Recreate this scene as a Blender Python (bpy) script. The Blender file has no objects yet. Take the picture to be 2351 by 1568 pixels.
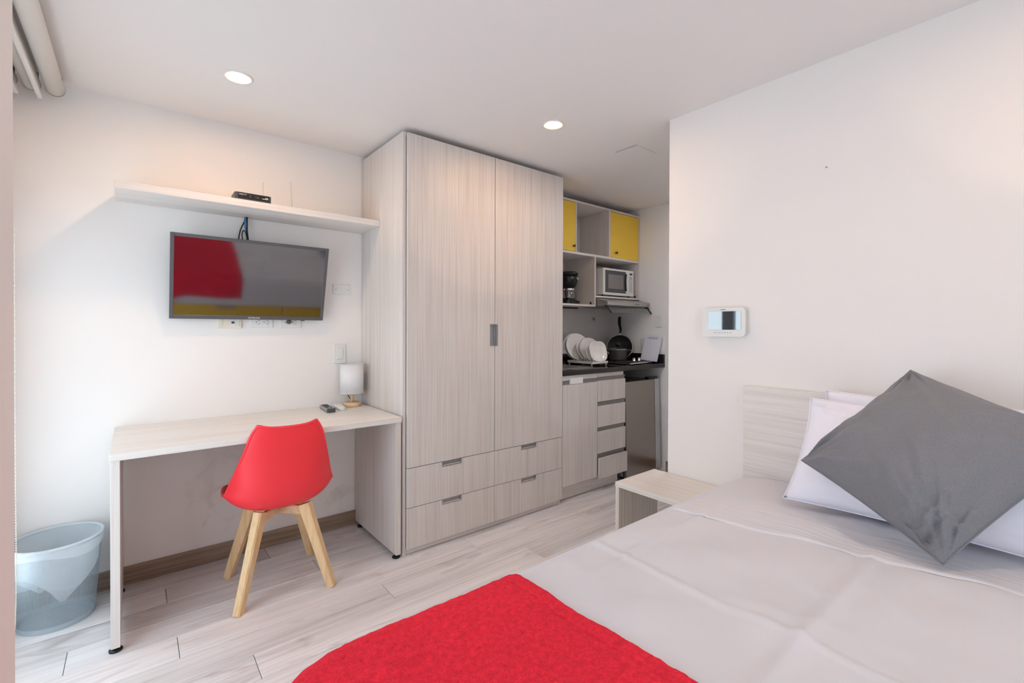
import bpy, math, random
from mathutils import Vector, Matrix, noise
random.seed(7)
SC = bpy.context.scene
COL = SC.collection
R = math.radians

# ------------------------------------------------------------------ camera
YAW, PIT, ROL, FPX, CY = 0.684160, -0.006734, 0.003291, 1059.54, 760.906
CAM = Vector((0, 0, 1.22))
_f = Vector((math.sin(YAW)*math.cos(PIT), math.cos(YAW)*math.cos(PIT), math.sin(PIT)))
_r = Vector((math.cos(YAW), -math.sin(YAW), 0))
_u = _r.cross(_f)
_r2 = _r*math.cos(ROL) + _u*math.sin(ROL)
_u2 = _r2.cross(_f)
cam = bpy.data.objects.new('camera', bpy.data.cameras.new('camera'))
COL.objects.link(cam)
cam.data.sensor_fit = 'HORIZONTAL'
cam.data.sensor_width = 36
cam.data.lens = FPX/2351*36
cam.data.shift_y = -(784-CY)/2351
cam.data.clip_start = 0.02
cam.matrix_world = Matrix(((_r2.x, _u2.x, -_f.x, CAM.x), (_r2.y, _u2.y, -_f.y, CAM.y), (_r2.z, _u2.z, -_f.z, CAM.z), (0, 0, 0, 1)))
SC.camera = cam

# ------------------------------------------------------------------ world, light, exposure
world = bpy.data.worlds.new('daylight')
SC.world = world
world.use_nodes = True
bg = world.node_tree.nodes['Background']
bg.inputs[0].default_value = (0.78, 0.895, 1.0, 1)      # bright overcast sky
bg.inputs[1].default_value = 3.85
SC.view_settings.view_transform = 'Standard'
SC.view_settings.look = 'None'
SC.view_settings.gamma = 1
SC.view_settings.exposure = 0.12
SC.view_settings.use_curve_mapping = False
SC.cycles.max_bounces = 8
SC.cycles.diffuse_bounces = 5
SC.cycles.use_light_tree = False
SC.cycles.adaptive_threshold = 0.04
SC.cycles.glossy_bounces = 5
SC.cycles.transmission_bounces = 6
SC.cycles.transparent_max_bounces = 12
SC.cycles.caustics_reflective = False
SC.cycles.caustics_refractive = False
SC.cycles.sample_clamp_indirect = 6
DOWNLIGHT = 500.0

def portal(y0, y1, z0, z1):
    l = bpy.data.lights.new('window_portal', 'AREA')
    l.shape = 'RECTANGLE'; l.size = z1-z0; l.size_y = y1-y0
    l.cycles.is_portal = True
    o = bpy.data.objects.new('window_portal', l)
    COL.objects.link(o)
    o.location = (-0.57, (y0+y1)/2, (z0+z1)/2)
    o.rotation_euler = (0, R(-90), 0)     # emits towards +x
portal(1.16, 2.68, 0.04, 1.75)
portal(-0.1, 0.68, 0.04, 1.75)
l = bpy.data.lights.new('window_portal', 'AREA')
l.shape = 'RECTANGLE'; l.size = 1.2; l.size_y = 1.75; l.cycles.is_portal = True
o = bpy.data.objects.new('window_portal', l); COL.objects.link(o)
o.location = (.6, -1.61, 1.125); o.rotation_euler = (R(90), 0, 0)     # portal of unseen window added behind the camera for even fill, towards +y

# room constants (metres, camera over the origin)
YW, XR, ZC, XP, YP, XL, YB = 2.846, 3.53, 2.29, 2.127, 1.332, -0.46, -1.5

# ------------------------------------------------------------------ geometry collector
class G:
    def __init__(s): s.v = []; s.f = []; s.s = []
    def add(s, v, f, smooth=False):
        b = len(s.v); s.v += [tuple(p) for p in v]
        s.f += [tuple(i+b for i in q) for q in f]; s.s += [smooth]*len(f)
        return s
    def box(s, x0, x1, y0, y1, z0, z1, b=0.0):
        if b <= 0:
            v = [(x, y, z) for x in (x0, x1) for y in (y0, y1) for z in (z0, z1)]
            return s.add(v, [(0, 1, 3, 2), (4, 6, 7, 5), (0, 4, 5, 1), (2, 3, 7, 6), (0, 2, 6, 4), (1, 5, 7, 3)])
        v = []; idx = {}
        lo, hi = (x0, y0, z0), (x1, y1, z1)
        for c in range(8):
            sg = [(c >> 2) & 1, (c >> 1) & 1, c & 1]
            for a in range(3):
                p = []
                for k in range(3):
                    e = hi[k] if sg[k] else lo[k]
                    if k != a: e += -b if sg[k] else b
                    p.append(e)
                idx[c, a] = len(v); v.append(tuple(p))
        F = []
        def face(ids):
            c = sum((Vector(v[i]) for i in ids), Vector())/len(ids)
            n = (Vector(v[ids[1]])-Vector(v[ids[0]])).cross(Vector(v[ids[2]])-Vector(v[ids[0]]))
            m = Vector(((x0+x1)/2, (y0+y1)/2, (z0+z1)/2))
            F.append(tuple(ids) if n.dot(c-m) >= 0 else tuple(reversed(ids)))
        for a in range(3):
            o = [k for k in range(3) if k != a]
            for sa in (0, 1):
                def cid(p, q):
                    t = [0, 0, 0]; t[a] = sa; t[o[0]] = p; t[o[1]] = q
                    return t[0]*4+t[1]*2+t[2]
                face([idx[cid(0, 0), a], idx[cid(1, 0), a], idx[cid(1, 1), a], idx[cid(0, 1), a]])
        for a in range(3):          # edges running along axis a
            o = [k for k in range(3) if k != a]
            for p in (0, 1):
                for q in (0, 1):
                    t = [0, 0, 0]; t[o[0]] = p; t[o[1]] = q
                    c0 = t[0]*4+t[1]*2+t[2]; t[a] = 1; c1 = t[0]*4+t[1]*2+t[2]
                    face([idx[c0, o[0]], idx[c1, o[0]], idx[c1, o[1]], idx[c0, o[1]]])
        for c in range(8): face([idx[c, 0], idx[c, 1], idx[c, 2]])
        return s.add(v, F)
    def grid(s, fn, nu, nv, wrap=False, smooth=True):
        v = [fn(i/nu, j/nv) for j in range(nv+1) for i in range(nu if wrap else nu+1)]
        w = nu if wrap else nu+1
        f = []
        for j in range(nv):
            for i in range(nu):
                a, b = j*w+i, j*w+(i+1) % w
                f.append((a, b, b+w, a+w))
        return s.add(v, f, smooth)
    def lathe(s, prof, c=(0, 0, 0), seg=32, ex=1.0, ey=1.0, smooth=True, caps=True):
        n = len(prof)
        v = []
        for r, z in prof:
            for i in range(seg):
                a = 2*math.pi*i/seg
                v.append((c[0]+r*ex*math.cos(a), c[1]+r*ey*math.sin(a), c[2]+z))
        f = []
        for j in range(n-1):
            for i in range(seg):
                a, b = j*seg+i, j*seg+(i+1) % seg
                f.append((a, b, b+seg, a+seg))
        s.add(v, f, smooth)
        if caps:
            if prof[0][0] > 1e-5: s.add(v[:seg], [tuple(reversed(range(seg)))])
            if prof[-1][0] > 1e-5: s.add(v[-seg:], [tuple(range(seg))])
        return s
    def tube(s, pts, r, seg=8, closed=False, caps=True):
        P = [Vector(p) for p in pts]; n = len(P)
        rr = r if isinstance(r, (list, tuple)) else [r]*n
        v = []; up = None
        for i in range(n):
            if closed: t = P[(i+1) % n]-P[i-1]
            else: t = P[min(i+1, n-1)]-P[max(i-1, 0)]
            t.normalize()
            if up is None:
                up = Vector((0, 0, 1)) if abs(t.z) < .9 else Vector((1, 0, 0))
            x = up-t*up.dot(t); x.normalize(); up = x
            y = t.cross(x)
            for k in range(seg):
                a = 2*math.pi*k/seg
                v.append(P[i]+x*rr[i]*math.cos(a)+y*rr[i]*math.sin(a))
        f = []
        for j in range(n if closed else n-1):
            for k in range(seg):
                a, b = j*seg+k, j*seg+(k+1) % seg
                c, d = ((j+1) % n)*seg+(k+1) % seg, ((j+1) % n)*seg+k
                f.append((a, b, c, d))
        s.add(v, f, True)
        if caps and not closed:
            s.add(v[:seg], [tuple(reversed(range(seg)))]); s.add(v[-seg:], [tuple(range(seg))])
        return s
    def cyl(s, p0, p1, r, seg=20):
        return s.tube([p0, p1], r, seg)
    def beam(s, p0, p1, side, w0, d0, w1, d1):
        """tapered rectangular bar; side = direction of its width"""
        p0, p1 = Vector(p0), Vector(p1); t = (p1-p0).normalized()
        x = Vector(side); x = (x-t*x.dot(t)).normalized(); y = t.cross(x)
        v = []
        for p, w, d in ((p0, w0, d0), (p1, w1, d1)):
            cw, cd = w*.28, d*.28
            for a, b in ((-w+cw, -d), (w-cw, -d), (w, -d+cd), (w, d-cd), (w-cw, d), (-w+cw, d), (-w, d-cd), (-w, -d+cd)):
                v.append(p+x*a/2*1.0+y*b/2*1.0)
        f = [tuple(reversed(range(8))), tuple(range(8, 16))]+[(i, (i+1) % 8, 8+(i+1) % 8, 8+i) for i in range(8)]
        return s.add(v, f)
    def prism(s, poly, axis, a0, a1, smooth=False):
        """poly: 2-D points in the two other axes (cyclic order x,y,z), extruded along axis"""
        n = len(poly); v = []
        for a in (a0, a1):
            for p, q in poly:
                v.append({'x': (a, p, q), 'y': (p, a, q), 'z': (p, q, a)}[axis])
        s.add(v, [tuple(range(n)), tuple(range(2*n-1, n-1, -1))])
        return s.add(v, [(i, i+n, (i+1) % n+n, (i+1) % n) for i in range(n)], smooth)
    def sphere(s, c, r, seg=16, rings=10, sx=1, sy=1, sz=1):
        return s.lathe([(max(r*math.sin(math.pi*i/rings), 1e-6), -r*sz*math.cos(math.pi*i/rings)) for i in range(rings+1)], c, seg, sx, sy, caps=False)
    def xform(s, M):
        s.v = [tuple(M @ Vector(p)) for p in s.v]; return s

def rrect(x0, x1, y0, y1, r, n=5):
    p = []
    for cx, cy, a0 in ((x1-r, y1-r, 0), (x0+r, y1-r, 90), (x0+r, y0+r, 180), (x1-r, y0+r, 270)):
        for i in range(n+1):
            a = R(a0+90*i/n); p.append((cx+r*math.cos(a), cy+r*math.sin(a)))
    return p

def mesh(name, g, off=(0, 0, 0)):
    import bmesh
    me = bpy.data.meshes.new(name)
    me.from_pydata([(p[0]-off[0], p[1]-off[1], p[2]-off[2]) for p in g.v], [], g.f)
    me.polygons.foreach_set('use_smooth', g.s)
    bm = bmesh.new(); bm.from_mesh(me)
    bmesh.ops.remove_doubles(bm, verts=bm.verts, dist=1e-6)
    bmesh.ops.recalc_face_normals(bm, faces=bm.faces)
    bm.to_mesh(me); bm.free()
    me.update()
    return me

def root_off(o):
    while o.parent is not None: o = o.parent
    return tuple(o.location) if not o.get('_local') else (0, 0, 0)

def part(name, g, mat, parent, label=None):
    me = mesh(name, g, root_off(parent))
    me.materials.append(mat)
    o = bpy.data.objects.new(name, me); COL.objects.link(o)
    o.parent = parent
    if label: o['label'] = label
    return o

def thing(name, label, cat, loc, rot=None, group=None):
    o = bpy.data.objects.new(name, None); COL.objects.link(o)
    o.empty_display_size = .05
    o.location = loc; o['label'] = label; o['category'] = cat
    if group: o['group'] = group
    if rot is not None: o.rotation_euler = rot; o['_local'] = 1
    return o

def solo(name, g, mat, label, cat, loc, group=None, kind=None):
    me = mesh(name, g, loc); me.materials.append(mat)
    o = bpy.data.objects.new(name, me); COL.objects.link(o); o.location = loc
    o['label'] = label; o['category'] = cat
    if group: o['group'] = group
    if kind: o['kind'] = kind
    return o

def struct(name, g, mat, parent=None):
    me = mesh(name, g); me.materials.append(mat)
    o = bpy.data.objects.new(name, me); COL.objects.link(o)
    if parent: o.parent = parent
    else: o['kind'] = 'structure'
    return o

def subsurf(o, n=2):
    m = o.modifiers.new('subsurf', 'SUBSURF'); m.levels = n; m.render_levels = n

def text(name, s, size, M, mat, parent, squash=1.0):
    c = bpy.data.curves.new(name, 'FONT'); c.body = s; c.size = size
    c.align_x = 'CENTER'; c.align_y = 'CENTER'; c.extrude = 0.0002; c.resolution_u = 3
    t = bpy.data.objects.new(name, c); COL.objects.link(t)
    bpy.context.view_layer.update()
    me = bpy.data.meshes.new_from_object(t.evaluated_get(bpy.context.evaluated_depsgraph_get()))
    bpy.data.objects.remove(t); bpy.data.curves.remove(c)
    off = Vector(root_off(parent))
    for v in me.vertices:
        v.co = (M @ Vector((v.co.x*squash, v.co.y, v.co.z))) - off
    me.materials.clear(); me.materials.append(mat)
    o = bpy.data.objects.new(name, me); COL.objects.link(o); o.parent = parent
    return o
def face_y(x, y, z):      # text facing -y (read from the room)
    return Matrix.Translation((x, y, z)) @ Matrix.Rotation(R(90), 4, 'X')
def face_x(x, y, z):      # text facing -x
    return Matrix.Translation((x, y, z)) @ Matrix.Rotation(R(-90), 4, 'Z') @ Matrix.Rotation(R(90), 4, 'X')

def lerp_tab(tab, t):
    """smooth cubic through (t, value) knots; value is a number or a tuple"""
    tup = isinstance(tab[0][1], tuple)
    T = [a for a, _ in tab]; V = [b if tup else (b,) for _, b in tab]
    t = min(max(t, T[0]), T[-1])
    i = 0
    while i < len(T)-2 and t > T[i+1]: i += 1
    h = T[i+1]-T[i]; k = (t-T[i])/h
    out = []
    for c in range(len(V[0])):
        m = lambda j: (V[min(j+1, len(V)-1)][c]-V[max(j-1, 0)][c])/(T[min(j+1, len(T)-1)]-T[max(j-1, 0)])
        a, b = V[i][c], V[i+1][c]
        out.append((2*k**3-3*k*k+1)*a+(k**3-2*k*k+k)*h*m(i)+(3*k*k-2*k**3)*b+(k**3-k*k)*h*m(i+1))
    return tuple(out) if tup else out[0]
def spline(pts, n):
    """Catmull-Rom through pts"""
    P = [Vector(p) for p in pts]; P = [P[0]*2-P[1]]+P+[P[-1]*2-P[-2]]
    out = []
    for i in range(1, len(P)-2):
        for k in range(n):
            t = k/n; a, b, c, d = P[i-1:i+3]
            out.append(.5*((2*b)+(c-a)*t+(2*a-5*b+4*c-d)*t*t+(3*b-a-3*c+d)*t**3))
    out.append(P[-2]); return out

# ------------------------------------------------------------------ materials
def srgb(r, g, b):
    f = lambda c: c/12.92 if c <= .04045 else ((c+.055)/1.055)**2.4
    return (f(r/255), f(g/255), f(b/255), 1)
def M0(name):
    m = bpy.data.materials.new(name); m.use_nodes = True
    nt = m.node_tree; b = nt.nodes['Principled BSDF']
    return m, nt, b
def link(nt, a, b): nt.links.new(a, b)
def flat(name, col, rough=.5, metal=0., spec=.5, bump=None, coat=0., sheen=0., ior=1.5):
    
    m, nt, b = M0(name)
    b.inputs['Base Color'].default_value = col; b.inputs['IOR'].default_value = ior
    b.inputs['Roughness'].default_value = rough
    b.inputs['Metallic'].default_value = metal
    b.inputs['Specular IOR Level'].default_value = spec
    b.inputs['Coat Weight'].default_value = coat
    b.inputs['Sheen Weight'].default_value = sheen
    if bump:
        sc, st = bump
        tc = nt.nodes.new('ShaderNodeTexCoord'); n = nt.nodes.new('ShaderNodeTexNoise')
        n.inputs['Scale'].default_value = sc; n.inputs['Detail'].default_value = 3
        bp = nt.nodes.new('ShaderNodeBump'); bp.inputs['Strength'].default_value = st; bp.inputs['Distance'].default_value = .002
        link(nt, tc.outputs['Object'], n.inputs['Vector']); link(nt, n.outputs['Fac'], bp.inputs['Height'])
        link(nt, bp.outputs['Normal'], b.inputs['Normal'])
    return m
def wood(name, axis, c0, c1, c2, rough=.45, along=1.4, across=110., rand=0., bump=0., contrast=1.0, knots=0., lowmix=.20):
    """grain runs along axis ('x','y','z'); c0 dark streak, c1 body, c2 light streak"""
    m, nt, b = M0(name)
    tc = nt.nodes.new('ShaderNodeTexCoord'); mp = nt.nodes.new('ShaderNodeMapping')
    oi = nt.nodes.new('ShaderNodeObjectInfo')
    sc = [across]*3; sc['xyz'.index(axis)] = along
    mp.inputs['Scale'].default_value = sc
    ofs = nt.nodes.new('ShaderNodeVectorMath'); ofs.operation = 'ADD'
    mul = nt.nodes.new('ShaderNodeMath'); mul.operation = 'MULTIPLY'; mul.inputs[1].default_value = 37.
    link(nt, oi.outputs['Random'], mul.inputs[0])
    link(nt, tc.outputs['Object'], ofs.inputs[0]); link(nt, mul.outputs[0], ofs.inputs[1])
    link(nt, ofs.outputs[0], mp.inputs['Vector'])
    n1 = nt.nodes.new('ShaderNodeTexNoise'); n1.inputs['Scale'].default_value = 1.; n1.inputs['Detail'].default_value = 6; n1.inputs['Roughness'].default_value = .65
    n1.inputs['Distortion'].default_value = .25
    link(nt, mp.outputs[0], n1.inputs['Vector'])
    mp2 = nt.nodes.new('ShaderNodeMapping'); sc2 = [across*.16]*3; sc2['xyz'.index(axis)] = along*.7
    mp2.inputs['Scale'].default_value = sc2
    link(nt, ofs.outputs[0], mp2.inputs['Vector'])
    n2 = nt.nodes.new('ShaderNodeTexNoise'); n2.inputs['Scale'].default_value = 1.; n2.inputs['Detail'].default_value = 2
    link(nt, mp2.outputs[0], n2.inputs['Vector'])
    mix = nt.nodes.new('ShaderNodeMix'); mix.data_type = 'FLOAT'; mix.inputs[0].default_value = lowmix
    link(nt, n1.outputs['Fac'], mix.inputs[2]); link(nt, n2.outputs['Fac'], mix.inputs[3])
    cr = nt.nodes.new('ShaderNodeValToRGB')
    e = cr.color_ramp.elements
    e[0].position = .5-.17/contrast; e[0].color = c0; e[1].position = .5+.17/contrast; e[1].color = c2
    k = e.new(.5); k.color = c1
    link(nt, mix.outputs[0], cr.inputs['Fac'])
    out = cr.outputs['Color']
    if knots:
        mp3 = nt.nodes.new('ShaderNodeMapping'); s3 = [11.]*3; s3['xyz'.index(axis)] = 3.2
        mp3.inputs['Scale'].default_value = s3; link(nt, ofs.outputs[0], mp3.inputs['Vector'])
        n3 = nt.nodes.new('ShaderNodeTexNoise'); n3.inputs['Scale'].default_value = 1.; n3.inputs['Detail'].default_value = 5; n3.inputs['Distortion'].default_value = 1.2
        link(nt, mp3.outputs[0], n3.inputs['Vector'])
        r3 = nt.nodes.new('ShaderNodeMapRange'); r3.inputs[1].default_value = .60; r3.inputs[2].default_value = .78; r3.inputs[4].default_value = knots
        link(nt, n3.outputs['Fac'], r3.inputs[0])
        mk = nt.nodes.new('ShaderNodeMix'); mk.data_type = 'RGBA'; mk.blend_type = 'MULTIPLY'
        link(nt, r3.outputs[0], mk.inputs[0]); link(nt, out, mk.inputs[6]); mk.inputs[7].default_value = (.55, .50, .47, 1)
        out = mk.outputs[2]
    if rand:
        hs = nt.nodes.new('ShaderNodeHueSaturation')
        mr = nt.nodes.new('ShaderNodeMapRange'); mr.inputs[3].default_value = 1-rand; mr.inputs[4].default_value = 1+rand
        link(nt, oi.outputs['Random'], mr.inputs[0]); link(nt, mr.outputs[0], hs.inputs['Value']); link(nt, out, hs.inputs['Color'])
        out = hs.outputs['Color']
    link(nt, out, b.inputs['Base Color'])
    b.inputs['Roughness'].default_value = rough
    return m
def emit(name, col, st):
    m, nt, b = M0(name)
    b.inputs['Base Color'].default_value = col
    b.inputs['Emission Color'].default_value = col; b.inputs['Emission Strength'].default_value = st
    return m
def paint(name, col, smudge=False):
    m, nt, b = M0(name)
    tc = nt.nodes.new('ShaderNodeTexCoord')
    n = nt.nodes.new('ShaderNodeTexNoise'); n.inputs['Scale'].default_value = 160; n.inputs['Detail'].default_value = 3
    link(nt, tc.outputs['Object'], n.inputs['Vector'])
    bp = nt.nodes.new('ShaderNodeBump'); bp.inputs['Strength'].default_value = .05; bp.inputs['Distance'].default_value = .001
    nt.nodes.remove(bp); nt.nodes.remove(n)
    b.inputs['Roughness'].default_value = .75; b.inputs['Specular IOR Level'].default_value = .25
    b.inputs['Base Color'].default_value = col
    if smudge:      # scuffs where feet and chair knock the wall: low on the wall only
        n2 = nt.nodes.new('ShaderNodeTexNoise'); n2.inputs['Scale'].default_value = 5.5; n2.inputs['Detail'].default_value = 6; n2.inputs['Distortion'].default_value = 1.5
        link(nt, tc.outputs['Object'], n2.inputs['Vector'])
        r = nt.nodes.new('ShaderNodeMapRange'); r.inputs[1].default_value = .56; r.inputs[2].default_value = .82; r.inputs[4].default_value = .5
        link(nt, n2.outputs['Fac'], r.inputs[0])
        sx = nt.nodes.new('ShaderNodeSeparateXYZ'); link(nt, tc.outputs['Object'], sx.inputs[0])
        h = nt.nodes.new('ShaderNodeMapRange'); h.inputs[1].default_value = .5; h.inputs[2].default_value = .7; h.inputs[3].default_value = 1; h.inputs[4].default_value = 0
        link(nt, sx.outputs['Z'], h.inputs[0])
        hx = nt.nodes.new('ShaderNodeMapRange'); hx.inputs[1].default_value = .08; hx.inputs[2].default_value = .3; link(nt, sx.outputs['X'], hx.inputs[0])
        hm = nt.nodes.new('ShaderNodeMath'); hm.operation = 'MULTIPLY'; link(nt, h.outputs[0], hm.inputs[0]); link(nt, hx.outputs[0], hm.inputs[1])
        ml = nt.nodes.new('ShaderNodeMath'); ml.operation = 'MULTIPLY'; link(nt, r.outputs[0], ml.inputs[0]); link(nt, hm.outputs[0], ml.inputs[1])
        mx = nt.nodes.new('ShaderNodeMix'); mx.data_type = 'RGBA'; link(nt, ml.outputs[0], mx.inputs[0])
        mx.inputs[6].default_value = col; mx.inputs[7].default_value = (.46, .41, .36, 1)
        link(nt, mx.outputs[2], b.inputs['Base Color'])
    return m
def thin_glass(name, tint=(1, 1, 1, 1), refl=.08, rough=.02):
    m, nt, b = M0(name)
    nt.nodes.remove(b)
    t = nt.nodes.new('ShaderNodeBsdfTransparent'); t.inputs[0].default_value = tint
    g = nt.nodes.new('ShaderNodeBsdfGlossy'); g.inputs['Roughness'].default_value = rough
    mx = nt.nodes.new('ShaderNodeMixShader'); mx.inputs[0].default_value = refl
    link(nt, t.outputs[0], mx.inputs[1]); link(nt, g.outputs[0], mx.inputs[2])
    link(nt, mx.outputs[0], nt.nodes['Material Output'].inputs[0])
    return m
def cloth(name, col, weave=900., strength=.15, sheen=.2, mott=None, rough=.9, dist=.001):
    m, nt, b = M0(name)
    tc = nt.nodes.new('ShaderNodeTexCoord')
    n = nt.nodes.new('ShaderNodeTexNoise'); n.inputs['Scale'].default_value = weave; n.inputs['Detail'].default_value = 2
    link(nt, tc.outputs['Object'], n.inputs['Vector'])
    bp = nt.nodes.new('ShaderNodeBump'); bp.inputs['Strength'].default_value = strength; bp.inputs['Distance'].default_value = dist
    link(nt, n.outputs['Fac'], bp.inputs['Height']); link(nt, bp.outputs['Normal'], b.inputs['Normal'])
    b.inputs['Base Color'].default_value = col; b.inputs['Roughness'].default_value = rough
    b.inputs['Specular IOR Level'].default_value = .2
    b.inputs['Sheen Weight'].default_value = sheen; b.inputs['Sheen Roughness'].default_value = .5; b.inputs['Sheen Tint'].default_value = tuple(min(1, c*1.3) for c in col[:3])+(1,)
    if mott:
        sc, amt = mott
        n2 = nt.nodes.new('ShaderNodeTexNoise'); n2.inputs['Scale'].default_value = sc; n2.inputs['Detail'].default_value = 7; n2.inputs['Roughness'].default_value = .75
        link(nt, tc.outputs['Object'], n2.inputs['Vector'])
        mr = nt.nodes.new('ShaderNodeMapRange'); mr.inputs[1].default_value = .3; mr.inputs[2].default_value = .7; mr.inputs[3].default_value = 1-amt; mr.inputs[4].default_value = 1+amt
        link(nt, n2.outputs['Fac'], mr.inputs[0])
        hs = nt.nodes.new('ShaderNodeHueSaturation'); hs.inputs['Color'].default_value = col
        link(nt, mr.outputs[0], hs.inputs['Value']); link(nt, hs.outputs[0], b.inputs['Base Color'])
    return m

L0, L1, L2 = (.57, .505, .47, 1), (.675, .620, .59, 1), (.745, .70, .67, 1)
K0, K1, K2 = (.66, .605, .565, 1), (.765, .715, .68, 1), (.82, .78, .75, 1)  # lit copy of the laminate above; desk and headboard brightness put into its colour
MAT = dict(
    wall=paint('wall_paint', (.86, .820, .800, 1)),
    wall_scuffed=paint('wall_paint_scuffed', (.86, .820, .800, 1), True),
    ceil=paint('ceiling_paint', (.84, .803, .785, 1)),
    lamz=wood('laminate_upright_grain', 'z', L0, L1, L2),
    lamx=wood('laminate_long_grain_lit', 'x', K0, K1, K2),
    lamy=wood('laminate_cross_grain_lit', 'y', K0, K1, K2),
    plank=wood('floor_plank', 'x', (.50, .455, .445, 1), (.73, .68, .675, 1), (.83, .79, .785, 1), rough=.40, along=1.6, across=60, rand=.07, contrast=.9, knots=.75, lowmix=.45),
    joint=flat('floor_joint', (.12, .10, .09, 1), .9),
    base=wood('baseboard_wood', 'x', (.18, .120, .085, 1), (.30, .212, .155, 1), (.38, .285, .215, 1), along=2., across=70, rough=.5),
    basey=wood('baseboard_wood_cross', 'y', (.18, .120, .085, 1), (.30, .212, .155, 1), (.38, .285, .215, 1), along=2., across=70, rough=.5),
    yellow=flat('yellow_laminate', (.86, .56, .05, 1), .4),
    granite=flat('black_granite', (.012, .009, .009, 1), .07, spec=.6),
    steel=flat('brushed_steel', (.55, .52, .50, 1), .28, 1.),
    chrome=flat('chrome', (.75, .74, .73, 1), .12, 1.),
    hood=flat('hood_steel', (.50, .47, .45, 1), .33, .85),
    alu=flat('aluminium_handle', (.42, .42, .43, 1), .35, .8),
    aludark=flat('dark_handle_recess', (.05, .05, .052, 1), .5, .3),
    alugrey=flat('grey_profile', (.27, .26, .255, 1), .4, .5),
    red=flat('red_shell_plastic', (.90, .036, .052, 1), .38, spec=.45),
    redpad=flat('red_seat_pad', (.50, .012, .022, 1), .5),
    beech=wood('beech_leg', 'z', (.66, .42, .21, 1), (.77, .53, .29, 1), (.82, .60, .36, 1), along=2.5, across=60, rough=.4),
    beechx=wood('beech_disc', 'x', (.66, .41, .22, 1), (.77, .53, .32, 1), (.83, .62, .41, 1), along=3, across=45, rough=.45),
    black=flat('black_plastic', (.009, .009, .010, 1), .33, spec=.35),
    blackmatte=flat('black_matte', (.016, .016, .017, 1), .6),
    dgrey=flat('dark_grey_plastic', (.07, .07, .075, 1), .4),
    mgrey=flat('mid_grey_plastic', (.26, .26, .27, 1), .4),
    tvframe=flat('tv_bezel', (.10, .097, .105, 1), .35),
    screen=flat('tv_screen', (.004, .003, .007, 1), .06, spec=1.0, ior=2.1),
    white=flat('white_plastic', (.78, .77, .75, 1), .35),
    offwhite=flat('offwhite_plastic', (.72, .70, .65, 1), .4),
    cream=flat('cream_plastic', (.80, .73, .60, 1), .4),
    ceramic=flat('glazed_ceramic', (.84, .81, .79, 1), .15, coat=.4),
    board=flat('cutting_board_plastic', (.72, .70, .78, 1), .45),
    blue=flat('blue_plastic', (.02, .22, .55, 1), .4),
    paper=flat('paper', (.80, .79, .78, 1), .8),
    print=flat('white_print', (.85, .85, .85, 1), .5),
    dprint=flat('dark_print', (.10, .10, .10, 1), .6),
    glass=thin_glass('window_glass', (.97, .985, .98, 1), .06),
    dglass=thin_glass('visor_glass', (.80, .82, .80, 1), .12, .05),
    lidglass=thin_glass('lid_glass', (.75, .75, .75, 1), .25, .05),
    frame=flat('window_frame', (.16, .165, .17, 1), .4, .3),
    shade=cloth('lamp_shade_linen', (.80, .79, .80, 1), 350, .35, .1),
    blind=cloth('blind_fabric', (.74, .72, .69, 1), 500, .08, .05),
    cotton=cloth('white_cotton', (.74, .72, .76, 1), 700, .08, .1),
    cotton2=cloth('pillow_cotton', (.90, .885, .98, 1), 700, .10, .1),
    grey=cloth('grey_velour', (.222, .220, .240, 1), 650, .30, .5, (260., .12)),
    fleece=cloth('red_fleece', (.84, .026, .052, 1), 210, 1., .45, (75., .24), dist=.004),  # mottle paints the nap's light and dark shading into the red
    bead=flat('bead_chain_plastic', (.80, .74, .64, 1), .35),
    knob=flat('bronze_knob', (.10, .075, .05, 1), .3, .8),
    lamp_on=emit('downlight_glow', (1., .77, .53, 1), DOWNLIGHT),
    lamp_kitchen_fill=emit('downlight_fill_glow', (.95, .96, 1., 1), 1000.),
    lamp_halo=emit('downlight_painted_halo', (1., .62, .30, 1), 1.0),
    trim=flat('downlight_trim', (.80, .76, .72, 1), .4),
    grille=flat('oven_window', (.20, .19, .185, 1), .25, coat=.5),
    lcd=flat('intercom_screen', (.03, .04, .05, 1), .03, spec=1., coat=1., ior=1.9),
    mdisp=flat('microwave_display', (.05, .05, .02, 1), .2),
    teal=flat('teal_button', (.05, .25, .20, 1), .5),
    redbtn=flat('red_button', (.5, .05, .08, 1), .5),
)
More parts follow.
